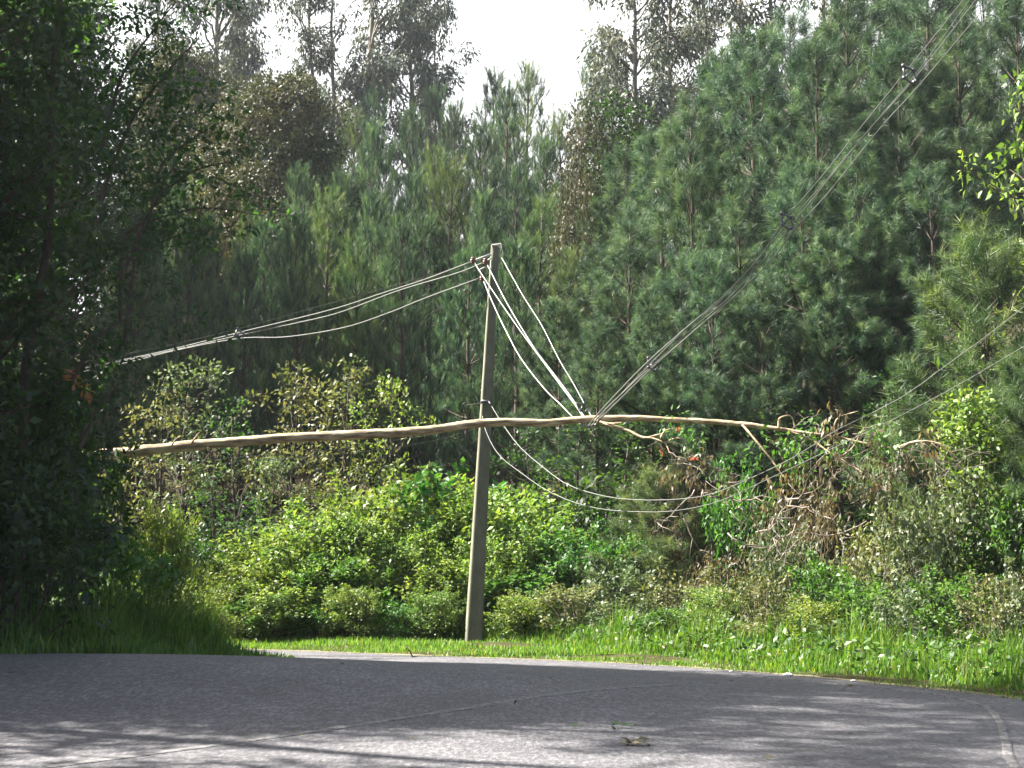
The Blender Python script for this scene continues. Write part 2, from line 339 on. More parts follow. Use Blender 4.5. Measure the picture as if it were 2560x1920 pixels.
# ------------------------------------------------------------------ plant prototypes
def shell_points(rg, c, r, n, up=0.25, inner=.45):
    d = norm(rg.normal(size=(n, 3)) + np.array([0, 0, up])); rad = inner + (1 - inner) * rg.random(n) ** .5
    return c + d * rad[:, None] * np.asarray(r), d
def branch_path(rg, a, b, sag=.12, n=6, wob=.05):
    a = np.asarray(a, float); b = np.asarray(b, float); t = np.linspace(0, 1, n)[:, None]; L = np.linalg.norm(b - a)
    p = a * (1 - t) + b * t; p[:, 2] += (np.sin(t[:, 0] * pi)) * sag * L
    w = rg.normal(size=(n, 3)) * wob * L; w[0] = 0; w[-1] = 0
    return p + w
def pine_proto(name, seed, h=12., rmax=1.7, base=.18, mat='pine', upw=.75, spread=(25, 55), nl=(.16, .30), per=20, tw=.024, gap=.55, dens=1.0, sl=1.0):
    rg = np.random.default_rng(seed); tb = MB()
    nz = 9; zz = np.linspace(0, h, nz); off = np.cumsum(rg.normal(size=(nz, 2)) * .03, 0); off[0] = 0
    tb.tube(np.column_stack([off, zz]), np.linspace(.014 * h, .012, nz), 7)
    SP, SA, SL = [], [], []
    # leading shoot and its candle ring
    tip = np.array([off[-1][0], off[-1][1], h])
    for k in range(7):
        a = norm(np.array([rg.normal() * .25, rg.normal() * .25, 1.])); SP.append(tip - [0, 0, .35 + .1 * k] + rg.normal(size=3) * .05); SA.append(a); SL.append(.5)
    z = base * h
    while z < h - .45:
        u = (z / h - base) / (1 - base)
        n = rg.integers(4, 7); ph = rg.random() * 6.28
        for k in range(n):
            az = ph + k * 6.283 / n + rg.normal() * .25
            prof = (1 - u) ** .75 * (.62 + .38 * min(1, u * 5 + .2))
            L = rmax * prof * rg.uniform(.65, 1.2) + .22
            el = R(8 + 50 * u ** 1.3 + rg.normal() * 8)
            dh = np.array([cos(az), sin(az), 0.])
            c = np.array([np.interp(z, zz, off[:, 0]), np.interp(z, zz, off[:, 1]), z])
            t = np.linspace(0, 1, 6); pts = c + dh * (t * L * cos(el))[:, None] + np.array([0, 0, 1.]) * (t * L * sin(el) + .30 * L * t ** 2.2)[:, None]
            tb.tube(pts, np.linspace(.016 + .011 * L, .006, 6), 4, cap=False)
            m = max(3, int(L / .20 * dens * 2))
            for q in range(m):
                s = .28 + .72 * rg.random() ** .7
                p = c + dh * s * L * cos(el) + np.array([0, 0, s * L * sin(el) + .30 * L * s ** 2.2])
                side = np.array([-dh[1], dh[0], 0]) * rg.choice([-1, 1])
                tl = rg.uniform(.08, .42) * (1.05 - .5 * s) * min(1.3, L)
                e = p + (side * .8 + dh * .5 + np.array([0, 0, .35]) + rg.normal(size=3) * .18) * tl
                if tl > .2 and rg.random() < .5: tb.tube([p, (p + e) / 2 + [0, 0, -.02], e], [.008, .006, .005], 3, cap=False)
                SP.append(e); SA.append(norm(np.array([0, 0, upw]) + dh * (1 - upw) * rg.uniform(.6, 1.4) + side * .15 + rg.normal(size=3) * .18)); SL.append(rg.uniform(.26, .52))
            SP.append(pts[-1]); SA.append(norm(np.array([0, 0, upw + .15]) + dh * .3 + rg.normal(size=3) * .1)); SL.append(rg.uniform(.35, .6))
        z += gap * rg.uniform(.75, 1.25)
    SP = np.array(SP); SA = norm(np.array(SA)); SL = np.array(SL) * sl; ns = len(SP)
    K = per; t = rg.random((ns, K)); al = np.radians(rg.uniform(*spread, (ns, K))); ph = rg.random((ns, K)) * 6.283
    u = norm(np.cross(SA, norm(rg.normal(size=(ns, 3))))); vv = np.cross(SA, u)
    rad = np.cos(ph)[..., None] * u[:, None] + np.sin(ph)[..., None] * vv[:, None]
    nd = SA[:, None] * np.cos(al)[..., None] + rad * np.sin(al)[..., None]
    p0 = SP[:, None] + SA[:, None] * (t * SL[:, None])[..., None]
    ln = rg.uniform(*nl, (ns, K, 1)); wv = norm(np.cross(nd, rg.normal(size=(ns, K, 3)))) * tw * .5
    tipp = p0 + nd * ln; tipp[..., 2] -= .03 * ln[..., 0]
    V = np.stack([p0 - wv, p0 + wv, tipp], 2).reshape(-1, 3)
    tint = np.clip(np.repeat(rg.random(ns) * .75, K).reshape(ns, K) + t * .25 + rg.normal(size=(ns, K)) * .05, 0, 1).ravel()
    return [('trunk', tb.build(name + '_trunk', M['pinebark'])), ('crown', mesh_from(name + '_crown', V, [np.arange(len(V)).reshape(-1, 3)], M[mat], tint))]

def leafy(rg, clumps, per, L, W, droop=0.0, up=.3, flat=0.0, inner=.35):
    """clumps: (centre, radii); returns verts, faces, tint"""
    PP, AX, NR, TI = [], [], [], []
    for c, r in clumps:
        n = max(12, int(per * np.mean(r) ** 2 / .25)); p, d = shell_points(rg, np.asarray(c), r, n, up, inner)
        ax = norm(d * .8 + rg.normal(size=(n, 3)) * .6 + np.array([0, 0, -droop])); nr = norm(d * .6 + rg.normal(size=(n, 3)) * .45 + np.array([0, 0, .6 + flat]))
        PP.append(p); AX.append(ax); NR.append(nr); TI.append(np.clip(rg.random() * .45 + rg.random(n) * .55, 0, 1))
    PP = np.concatenate(PP); n = len(PP); f = rg.uniform(.65, 1.35, n)
    V, Fc = leaf_arrays(PP, np.concatenate(AX), np.concatenate(NR), L * f, W * f)
    return V, Fc, np.concatenate(TI)
def bush_proto(name, seed, wd=2.4, h=2.4, mat='bright', L=.12, W=.06, n=34, per=75, cr=(.28, .55), stem='darkbark', droop=.1, low=.15, flat=0.2):
    rg = np.random.default_rng(seed); cl = []; tb = MB()
    for k in range(n):
        a = rg.random() * 6.283; zz = low + (1 - low) * rg.random() ** .8; rr = (wd / 2) * math.sqrt(max(.05, 1 - zz ** 2 * .9)) * rg.random() ** .45
        c = np.array([cos(a) * rr, sin(a) * rr, zz * h * .9]); r = rg.uniform(*cr)
        cl.append((c, np.array([r * 1.15, r * 1.15, r * .8])))
        if k % 2 == 0: tb.tube(branch_path(rg, [cos(a) * .08 * wd, sin(a) * .08 * wd, -.05], c + [0, 0, r * .5], .10, 6, .04), np.linspace(.022, .005, 6) * (.6 + .2 * h), 4, cap=False)
    # stray leading shoots for an uneven outline
    for k in range(int(n * .5)):
        a = rg.random() * 6.283; zz = .35 + .65 * rg.random(); rr = (wd / 2) * math.sqrt(max(.03, 1 - zz ** 2 * .9))
        c = np.array([cos(a) * rr, sin(a) * rr, zz * h * .93]); d = norm(np.array([cos(a) * .6, sin(a) * .6, .9 * rg.random() + .35]))
        for q in range(4): cl.append((c + d * (.12 + .13 * q) * (.6 + .2 * h), np.array([.16, .16, .13]) * (1 - q * .14)))
        tb.tube([c * .7, c, c + d * .6], [.009, .007, .003], 3, cap=False)
    V, Fc, ti = leafy(rg, cl, per, L, W, droop, .35, flat)
    V[:, 2] = np.where(V[:, 2] < .02, .02 + rg.random(len(V)) * .1, V[:, 2])
    return [('stems', tb.build(name + '_stems', M[stem])), ('foliage', mesh_from(name + '_foliage', V, [Fc], M[mat], ti))]
def tree_proto(name, seed, h=10., rc=2.4, base=.35, mat='dark', bark='darkbark', L=.12, W=.06, n=60, per=80, cr=(.4, .8), droop=.15, tr=.12, lean=(0, 0), top=.9):
    rg = np.random.default_rng(seed); tb = MB(); zz = np.linspace(0, h * top, 9)
    ox = np.linspace(0, 1, 9) ** 1.4 * lean[0] + np.cumsum(rg.normal(size=9) * .05); oy = np.linspace(0, 1, 9) ** 1.4 * lean[1] + np.cumsum(rg.normal(size=9) * .05)
    ox -= ox[0]; oy -= oy[0]
    tb.tube(np.column_stack([ox, oy, zz]), np.linspace(tr, .02, 9), 8); cl = []
    for k in range(n):
        a = rg.random() * 6.283; u = rg.random(); z = h * (base + (1 - base) * u); prof = math.sin(pi * min(1, .18 + .8 * u)) ** .6
        rr = rc * prof * rg.random() ** .5; zc = min(z, h * top)
        c0 = np.array([np.interp(zc, zz, ox), np.interp(zc, zz, oy), 0]); c = c0 + [cos(a) * rr, sin(a) * rr, z]
        r = rg.uniform(*cr); cl.append((c, np.array([r * 1.1, r * 1.1, r * .75])))
        z0 = max(h * base * .75, z - rr * rg.uniform(.5, 1.1)); z0 = min(z0, h * top * .98)
        tb.tube(branch_path(rg, [np.interp(z0, zz, ox), np.interp(z0, zz, oy), z0], c, .08, 6, .045), np.linspace(tr * .32 * (1.1 - .6 * u), .007, 6), 4, cap=False)
    V, Fc, ti = leafy(rg, cl, per, L, W, droop)
    return [('trunk', tb.build(name + '_trunk', M[bark])), ('crown', mesh_from(name + '_crown', V, [Fc], M[mat], ti))]
def euc_proto(name, seed, h=26., rc=4.2, base=.36, n=52, mat='euc', L=.30, W=.09, per=48, tr=.22, forks=2):
    rg = np.random.default_rng(seed); tb = MB(); cl = []
    stems = []
    for k in range(forks):
        a = rg.random() * 6.283; zz = np.linspace(0, h, 12); sp = (0.0 if forks == 1 else 1.3) * np.clip((zz / h - .12) / .6, 0, 1)
        ox = np.cos(a + k * pi) * sp + np.cumsum(rg.normal(size=12) * .12); oy = np.sin(a + k * pi) * sp + np.cumsum(rg.normal(size=12) * .12); ox -= ox[0]; oy -= oy[0]
        tb.tube(np.column_stack([ox, oy, zz]), np.linspace(tr, .03, 12), 8); stems.append((ox, oy, zz))
    for k in range(n):
        ox, oy, zz = stems[k % forks]; a = rg.random() * 6.283; u = rg.random() ** .85; z = h * (base + (1 - base) * u)
        rr = rc * (1 - .55 * u) * (.25 + .75 * rg.random()); z0 = max(h * .2, z - rr * rg.uniform(.7, 1.3))
        s = np.array([np.interp(z0, zz, ox), np.interp(z0, zz, oy), z0]); e = np.array([s[0] + cos(a) * rr, s[1] + sin(a) * rr, z])
        tb.tube(branch_path(rg, s, e, .10, 6, .04), np.linspace(tr * .28, .012, 6), 4, cap=False)
        for q in range(3):
            c = s + (e - s) * (.6 + .2 * q) + rg.normal(size=3) * .3; r = rg.uniform(.35, .8)
            cl.append((c - [0, 0, r * .4], np.array([r * .9, r * .9, r * 1.05])))
    V, Fc, ti = leafy(rg, cl, per, L, W, 1.4, -.1, -.6, .15)
    return [('trunk', tb.build(name + '_trunk', M['eucbark'])), ('crown', mesh_from(name + '_crown', V, [Fc], M[mat], ti))]

rnd = random.Random(5)
def at_top(px, py, D):
    t = P(px, py, D); z = hz(t[0], D); return np.array([t[0], D, z]), t[2] - z

# ------------------------------------------------------------------ utility pole
TOPP = P(1238, 612, 31.0); BASE = P(1182, 1600, 31.0); BASE[2] = hz(BASE[0], 31.0) - .1
axis = TOPP - BASE; PH = np.linalg.norm(axis)
pole = thing('utility_pole', 'tall leaning grey concrete utility pole standing in the verge grass', 'utility pole', [float(q) for q in BASE])
pole.rotation_euler = Vector(axis).to_track_quat('Z', 'Y').to_euler()
pole.rotation_euler = (math.atan2(-axis[1], axis[2]), math.atan2(axis[0], axis[2]), 0)
def shaft():
    b = MB(); rot = R(12); n = 14; V = []
    sec = [(-1, -1), (-.55, -1), (-.50, -.95), (.50, -.95), (.55, -1), (1, -1), (1, 1), (.55, 1), (.50, .95), (-.50, .95), (-.55, 1), (-1, 1)]
    # flat faces towards the road: the recess is very shallow
    sec = [(x, y if abs(y) == 1 else y) for x, y in sec]
    for i in range(n):
        t = i / (n - 1); wx = .168 * (1 - t) + .078 * t; wy = .15 * (1 - t) + .075 * t
        for x, y in sec: V.append((x * wx * cos(rot) - y * wy * sin(rot), x * wx * sin(rot) + y * wy * cos(rot), t * PH))
    k = len(sec); i = np.arange(n - 1)[:, None] * k; j = np.arange(k)[None]
    b.add(V, np.stack([i + j, i + (j + 1) % k, i + k + (j + 1) % k, i + k + j], -1).reshape(-1, 4))
    b.f.setdefault(k, []).append((np.arange(k) + (n - 1) * k)[None])
    return b
obj('shaft', shaft().build('pole_shaft', M['concrete'], smooth=False), pole)
def loc(px, py, D): return P(px, py, D) - BASE          # pole lean is small: local frame is corrected below
inv = pole.rotation_euler.to_matrix().inverted()
def lp(px, py, D): return np.array(inv @ Vector(P(px, py, D) - BASE))
b = MB(); b.tube([lp(1229, 632, 30.95), lp(1230, 612, 30.9), lp(1252, 609, 30.85), lp(1254, 620, 30.8), lp(1251, 634, 30.85)], .012, 6)
obj('top_bracket', b.build('top_bracket', M['steel']), pole)
b = MB(); b.tube([lp(1234, 634, 31), lp(1215, 640, 30.9), lp(1184, 652, 30.8)], [.03, .026, .022], 6); b.tube([lp(1233, 642, 31), lp(1218, 652, 30.9)], .02, 5); b.tube([lp(1184, 652, 30.8), lp(1196, 676, 30.8), lp(1206, 694, 30.8)], .018, 5)
b.tube([lp(1230, 672, 31), lp(1212, 668, 30.85), lp(1196, 676, 30.8)], .015, 5)
obj('side_arm', b.build('side_arm', M['steel']), pole)
for q in ((1182, 651), (1213, 654), (1205, 695)):
    b = MB(); c = lp(q[0], q[1], 30.78); b.lathe([(.0, -.075), (.05, -.07), (.055, -.045), (.03, -.03), (.06, -.02), (.06, .01), (.032, .02), (.05, .035), (.045, .06), (.02, .075), (0, .075)], c, 10)
    obj('insulator', b.build('insulator', M['redclay']), pole)
b = MB(); cl = lp(1213, 1005, 31); tz = cl[2] / PH; wx = (.168 * (1 - tz) + .078 * tz) + .012; wy = .15 * (1 - tz) + .075 * tz + .012
b.box([0, 0, cl[2]], (2 * wx, 2 * wy, .06), R(12)); b.tube([lp(1222, 1004, 30.8), lp(1228, 1012, 30.7)], .02, 6)
obj('cable_clamp', b.build('cable_clamp', M['polymer']), pole)

# ------------------------------------------------------------------ cables
def wire_pts(pts, D0, D1, n=40):
    p = np.asarray(pts, float); l = np.concatenate([[0], np.cumsum(np.hypot(*np.diff(p, axis=0).T))]); l /= l[-1]
    c = catmull(p, n); lc = np.concatenate([[0], np.cumsum(np.hypot(*np.diff(c, axis=0).T))]); lc /= lc[-1]
    return np.array([P(a, b_, 1 / ((1 - t) / D0 + t / D1)) for (a, b_), t in zip(c, lc)])
def cable(segs, label, rad=.012, mat='cable', group=None, name='power_cable'):
    pts = []
    for s, D0, D1 in segs:
        q = wire_pts(s, D0, D1); pts.append(q if not pts else q[1:])
    b = MB(); pts = np.concatenate(pts); b.tube(pts, rad * np.clip(.27 + .73 * (pts[:, 1] - 13) / 14, .27, 1), 6)
    return tag(obj(name, b.build(name, M[mat])), label, 'cable', group)
G1 = 'covered cables running left from the pole'
far = lambda y: [(300, y + 34), (150, y + 66)]
cable([([(1182, 653), (1064, 698), (950, 735), (850, 768), (739, 797), (599, 831), (455, 867), (340, 893), (150, 930)], 30.8, 46)], 'upper cable of the three sagging left of the pole', .0125, 'dimcable', group=G1)
cable([([(1212, 655), (1142, 683), (998, 726), (850, 781), (739, 808), (599, 838), (428, 877), (320, 900), (130, 936)], 30.8, 46)], 'middle cable of the three sagging left of the pole', .0125, 'dimcable', group=G1)
cable([([(1203, 694), (1064, 745), (967, 784), (860, 819), (719, 842), (599, 846), (440, 876), (320, 906), (130, 945)], 30.8, 46)], 'lowest and most slack cable of the three left of the pole', .0125, 'dimcable', group=G1)
cable([([(1236, 632), (1100, 682), (980, 716), (850, 752), (758, 777), (661, 805), (544, 835), (420, 864), (300, 888), (130, 925)], 31, 46)], 'thin bare messenger wire above the covered cables left of the pole', .006, 'thinwire')
G2 = 'covered cables pinned down by the fallen trunk'
def down_up(a, D0, under, b_, Dn, label):
    return cable([(a, D0, 27.12), ([a[-1], under[0], under[1]], 27.12, 26.72), ([under[1]] + b_, 26.72, Dn)], label, .0145, group=G2)
down_up([(1183, 652), (1223, 714), (1291, 813), (1348, 891), (1406, 970), (1441, 1017), (1456, 1040)], 30.8, [(1466, 1066), (1476, 1060)],
        [(1492, 1038), (1569, 955), (1632, 893), (1713, 822), (1806, 742), (1902, 640), (1957, 556), (2050, 447), (2139, 335), (2244, 204), (2275, 166), (2408, 0), (2560, -190)], 11.5, 'white covered cable from the outer insulator to the trunk, topmost rising at upper right')
down_up([(1215, 655), (1266, 755), (1324, 852), (1357, 899), (1410, 968), (1443, 1015), (1460, 1040)], 30.8, [(1472, 1066), (1484, 1060)],
        [(1500, 1038), (1580, 960), (1650, 897), (1725, 827), (1822, 745), (1912, 648), (1995, 543), (2089, 427), (2186, 310), (2295, 186), (2439, 0), (2590, -195)], 11.5, 'white covered cable from the inner insulator to the trunk, middle one at upper right')
down_up([(1207, 697), (1231, 755), (1266, 829), (1305, 900), (1363, 974), (1400, 1010), (1429, 1040)], 30.8, [(1462, 1068), (1492, 1060)],
        [(1512, 1036), (1628, 922), (1700, 858), (1760, 806), (1840, 737), (1933, 646), (1980, 580), (2069, 484), (2205, 315), (2295, 216), (2478, 0), (2630, -180)], 11.5, 'white covered cable bowing lowest and leftmost from pole to trunk, lowest at upper right')
cable([([(1247, 631), (1305, 735), (1354, 813), (1398, 899), (1433, 958), (1464, 1015), (1478, 1040)], 31, 27.12), ([(1478, 1040), (1488, 1066), (1490, 1060)], 27.12, 26.72),
       ([(1490, 1060), (1510, 1032), (1600, 936), (1712, 825), (1815, 738), (1960, 570), (2064, 452), (2200, 292), (2300, 172), (2424, 0), (2570, -190)], 26.72, 11.5)], 'white messenger wire from the very top of the pole, rightmost of four', .0115, group=G2)
cable([([(1168, 1012), (1190, 1010), (1210, 1005)], 32.5, 31.0)], 'short grey wire stub looping left of the clamp halfway up the pole', .008, 'thinwire')
cable([([(1226, 1010), (1245, 1042), (1262, 1068), (1300, 1118), (1360, 1170), (1420, 1212), (1500, 1238), (1580, 1249), (1680, 1249), (1780, 1235), (1900, 1185), (1990, 1140), (2085, 1079), (2140, 1052), (2260, 990), (2370, 910), (2480, 830), (2620, 720)], 30.8, 17)],
      'upper of two slack telephone cables sagging right below the trunk', .0085, 'dimcable', 'slack telephone cables below the trunk', 'telephone_cable')
cable([([(1206, 1040), (1212, 1070), (1232, 1115), (1258, 1148), (1300, 1180), (1360, 1222), (1430, 1254), (1500, 1272), (1580, 1279), (1680, 1278), (1790, 1256), (1890, 1212), (2000, 1160), (2100, 1112), (2240, 1045), (2400, 960), (2620, 830)], 30.8, 18)],
      'lower of two slack telephone cables sagging right below the trunk', .0075, 'dimcable', 'slack telephone cables below the trunk', 'telephone_cable')
cable([([(1200, 1052), (1100, 1082), (960, 1105), (800, 1128), (620, 1141), (460, 1158), (330, 1175), (150, 1185)], 30.9, 38)], 'thin telephone cable running left just under the fallen trunk', .005, 'thinwire', None, 'telephone_cable')
cable([([(1202, 1066), (1100, 1098), (960, 1122), (800, 1140), (620, 1153), (460, 1169), (330, 1182), (150, 1196)], 30.9, 38)], 'thin telephone cable left of the pole, the lower of two under the fallen trunk', .005, 'thinwire', None, 'telephone_cable')

def spacer(px, py, D, size, lean, label):
    t = thing('cable_spacer', label, 'cable spacer', [float(q) for q in P(px, py, D)], R(25), 1.0, 'plastic spacers holding the cables apart')
    s = size; b = MB()
    ring = [(0, 0, s * .8), (s * .55, 0, .1 * s), (s * .22, 0, -s * .6), (-s * .22, 0, -s * .6), (-s * .55, 0, .1 * s), (0, 0, s * .8)]
    rr = lambda p: (p[0] * cos(lean) - p[2] * sin(lean), p[1], p[0] * sin(lean) + p[2] * cos(lean))
    b.tube([rr(p) for p in ring], s * .085, 6); b.tube([rr((-s * .5, 0, .1 * s)), rr((s * .5, 0, .1 * s))], s * .07, 5)
    obj('frame', b.build('spacer_frame', M['polymer']), t)
    for p in (ring[0], ring[1], ring[4], (0, 0, -s * .62)):
        c = MB(); c.lathe([(0, -s * .14), (s * .15, -s * .1), (s * .16, .08 * s), (s * .07, s * .15), (0, s * .15)], rr(p), 8)
        obj('clip', c.build('spacer_clip', M['polymer']), t)
spacer(598, 838, 36.2, .22, .3, 'small spacer clamping the three cables at the left')
spacer(1456, 1020, 27.25, .17, 1.0, 'pale spacer jammed against the top of the fallen trunk')
spacer(1632, 912, 22.9, .17, .7, 'spacer on the rising cables just above the trunk at the dark pines')
spacer(1968, 555, 16.9, .155, .7, 'dark spacer halfway up the rising cables')
spacer(2274, 188, 13.4, .14, .7, 'dark spacer on the rising cables nearest the top right corner')

# ------------------------------------------------------------------ fallen tree across the cables
FT = [(-260, 1215, 27.5, 31), (60, 1168, 27.2, 31), (230, 1140, 27.0, 29), (318, 1131, 26.9, 28), (450, 1117, 26.9, 26.5), (578, 1106, 26.9, 25.5), (700, 1096, 26.9, 25), (810, 1090, 26.9, 25), (891, 1087, 26.9, 25), (1018, 1080, 26.9, 24), (1110, 1070, 26.9, 23), (1203, 1058, 26.9, 22.5),
      (1296, 1055, 26.9, 21), (1365, 1058, 26.9, 20), (1435, 1050, 26.9, 18.5), (1562, 1046, 26.8, 16.5), (1735, 1052, 26.6, 14.5), (1828, 1058, 26.4, 13.5), (1900, 1065, 26.2, 12), (1972, 1077, 26, 9.5), (2050, 1087, 25.8, 7.6), (2139, 1103, 25.6, 7), (2205, 1118, 25.4, 7), (2244, 1118, 25.2, 6.5), (2287, 1105, 25.1, 7.5), (2338, 1107, 25, 5.5), (2372, 1130, 24.9, 3.5), (2400, 1150, 24.9, 2)]
ft = thing('fallen_tree', 'long pale barked tree trunk fallen across the road and resting on the cables', 'fallen tree', [float(q) for q in P(318, 1131, 26.9)])
O0 = P(318, 1131, 26.9)
def ftube(lst, sides=12, n=None, jit=0.0, kink=1.0):
    a = np.array([[*(P(x, y, D) - O0), wd * .96 * D / F / 2] for x, y, D, wd in lst]); c = catmull(a, n or len(lst) * 6)
    rg = np.random.default_rng(len(lst)); r = np.maximum(c[:, 3], .003) * (1 + rg.normal(size=len(c)) * jit)
    if n and n > 200:      # knots and slight crooks along the stem
        for k in range(9):
            q = rg.integers(0, n); r *= 1 + rg.uniform(.04, .13) * np.exp(-((np.arange(n) - q) / rg.uniform(1, 3)) ** 2)
        wk = np.cumsum(rg.normal(size=(n, 3)) * .0025, 0); m_ = np.ones(25) / 25; c[:, :3] += wk - np.stack([np.convolve(np.pad(wk[:, a_], 12, mode='edge'), m_, 'valid') for a_ in range(3)], 1)
    b = MB(); b.tube(c[:, :3], r, sides); return b
obj('trunk', ftube(FT, 16, 300, .022).build('fallen_trunk', M['fallbark']), ft)
BR = [[(1485, 1048, 26.75, 9), (1515, 1061, 26.6, 8), (1564, 1074, 26.4, 7.5), (1608, 1094, 26.2, 7), (1640, 1088, 26.1, 5), (1657, 1084, 26, 5.5), (1664, 1076, 26, 4), (1690, 1070, 26, 2)],
      [(1606, 1093, 26.2, 5), (1632, 1096, 26.1, 5), (1663, 1106, 26, 4.5), (1680, 1098, 26, 4), (1705, 1098, 25.9, 3), (1729, 1131, 25.9, 2.5), (1760, 1160, 25.8, 2), (1800, 1170, 25.8, 1.5)],
      [(1657, 1086, 26, 7), (1653, 1096, 26, 6), (1664, 1108, 26, 5), (1674, 1130, 25.9, 3), (1690, 1160, 25.9, 2)],
      [(1500, 1054, 26.7, 5), (1530, 1059, 26.5, 4.5), (1556, 1056, 26.4, 3.5)],
      [(1856, 1062, 26.3, 6.5), (1880, 1090, 26.1, 6), (1922, 1141, 25.9, 5), (1968, 1200, 25.7, 4), (1990, 1192, 25.7, 3)],
      [(1968, 1077, 26, 7.5), (2000, 1088, 25.9, 7), (2034, 1103, 25.8, 6), (2077, 1134, 25.6, 5), (2124, 1161, 25.5, 5), (2182, 1200, 25.3, 4), (2210, 1222, 25.2, 2.5)],
      [(2085, 1092, 25.7, 6), (2086, 1075, 25.7, 6), (2090, 1052, 25.6, 5), (2101, 1040, 25.6, 4), (2099, 1028, 25.5, 3), (2088, 1024, 25.5, 2.5)],
      [(2098, 1042, 25.6, 4), (2120, 1035, 25.6, 3), (2146, 1028, 25.5, 2)],
      [(1946, 1072, 26, 8), (1948, 1052, 26, 7), (1952, 1044, 25.9, 5), (1972, 1039, 25.9, 4), (1982, 1048, 25.9, 4), (1988, 1070, 25.9, 5)],
      [(2246, 1120, 25.2, 5), (2300, 1128, 25.1, 5), (2345, 1150, 25, 4), (2380, 1160, 25, 2.5)],
      [(2090, 1150, 25.6, 4), (2130, 1120, 25.5, 3), (2150, 1085, 25.4, 2.5), (2160, 1070, 25.4, 1.5)],
      [(430, 1112, 26.75, 5), (438, 1100, 26.6, 3.5), (450, 1090, 26.5, 2)], [(478, 1108, 26.8, 6), (490, 1092, 26.8, 5), (500, 1080, 26.8, 3)],
      [(520, 1118, 26.8, 5), (527, 1135, 26.8, 4), (522, 1150, 26.8, 3)], [(436, 1130, 26.8, 4), (432, 1160, 26.8, 3), (440, 1180, 26.8, 2)]]
for k, br in enumerate(BR): obj('branch', ftube(br, 7, len(br) * 5, .06).build('fallen_branch', M['fallbark']), ft)
rg = np.random.default_rng(66)
for k in range(90):
    tw = MB()
    br = [BR[i_] for i_ in (0, 1, 2, 4, 5, 5, 5, 9, 10)][k % 9]; a_ = br[rg.integers(len(br) // 2, len(br))] if k % 3 else FT[rg.integers(19, 27)]
    p = P(a_[0] + rg.normal() * 6, a_[1], a_[2]) - O0; d = norm(np.array([rg.normal() * .8 + .3, rg.normal() * .4, rg.normal() * .5 - .35])); pts = [P(a_[0], a_[1], a_[2]) - O0, p]
    for q in range(7): d = norm(d + rg.normal(size=3) * .25 + [0, 0, -.06]); pts.append(pts[-1] + d * rg.uniform(.07, .13))
    tw.tube(pts, np.linspace(.008, .0025, 9), 4, cap=False)
    for q in (4, 6): tw.tube([pts[q], pts[q] + norm(d + rg.normal(size=3) * .7) * .22], [.004, .002], 3, cap=False)
    obj('twig', tw.build('fallen_twig', M['deadwood']), ft)
def ft_leaves(spots, mat, L, W, droop, seed, name, per=90, cs=1.0):
    rg = np.random.default_rng(seed); cl = []
    for px, py, D, r, n in spots:
        for q in range(n): cl.append((P(px + rg.normal() * r * 55, py + rg.normal() * r * 45, D + rg.normal() * .35) - O0, np.array([.2, .2, .26]) * cs * rg.uniform(.7, 1.3)))
    V, Fc, ti = leafy(rg, cl, per, L, W, droop, -.2, -.3, .2)
    obj(name, mesh_from(name, V, [Fc], M[mat], ti), ft)
ft_leaves([(1690, 1180, 25.9, .8, 6), (1780, 1190, 25.8, .9, 5), (2060, 1190, 25.5, 1.1, 7), (2160, 1180, 25.4, 1.1, 8), (2230, 1150, 25.2, .9, 6), (2090, 1240, 25.4, 1.2, 5), (1960, 1230, 25.6, .9, 4), (2290, 1150, 25, .7, 5), (2090, 1060, 25.6, .3, 2)], 'brown', .14, .045, 1.6, 31, 'withered_leaves')
ft_leaves([(1700, 1078, 25.9, .25, 3), (1722, 1100, 25.9, .3, 3), (1950, 1120, 25.8, .6, 5), (2040, 1090, 25.7, .5, 4), (1990, 1170, 25.6, .6, 6), (2180, 1110, 25.3, .5, 4), (2240, 1095, 25.1, .5, 4), (1890, 1130, 25.9, .35, 3), (2060, 1130, 25.6, .7, 6)], 'fresh', .11, .05, .8, 32, 'green_leaves')
ft_leaves([(1738, 1146, 25.85, .02, 1)], 'red', .07, .04, .6, 33, 'red_leaves', 40, .22)
ft_leaves([(1695, 1072, 26, .05, 1), (1650, 1128, 25.9, .12, 1)], 'orange', .07, .04, .8, 34, 'orange_leaves', 40, .22)

# ------------------------------------------------------------------ pines
PA = [pine_proto('pine_upright_%d' % k, 100 + k, rmax=1.8, upw=.90, spread=(12, 36), nl=(.18, .30), per=44, dens=.8, sl=1.35, tw=.015) for k in range(4)]
PB = [pine_proto('pine_spreading_%d' % k, 120 + k, rmax=2.3, base=.34, upw=.62, spread=(30, 75), nl=(.2, .34), mat='pine', gap=.66, per=60, sl=.9, tw=.012) for k in range(4)]
PC = [pine_proto('pine_warm_%d' % k, 140 + k, rmax=1.8, upw=.88, spread=(14, 38), nl=(.18, .30), per=44, dens=.8, sl=1.3, mat='pine_warm', tw=.015) for k in range(2)]
PY = pine_proto('pine_young', 160, h=6.5, rmax=1.9, base=.12, upw=.62, spread=(28, 75), nl=(.20, .32), mat='pine_warm', gap=.5, tw=.011, per=60, dens=1.3)
GP = 'young pines packed on the hillside'
colph = [(360, 'behind the dark left trees'), (490, 'beside the dark left trees'), (630, 'left of the round tree'), (770, 'right of the round tree'),
         (905, 'under the middle eucalypts'), (1045, 'well left of the pole top'), (1180, 'just left of the pole top'), (1310, 'just right of the pole top'), (1440, 'by the right hand eucalypt')]
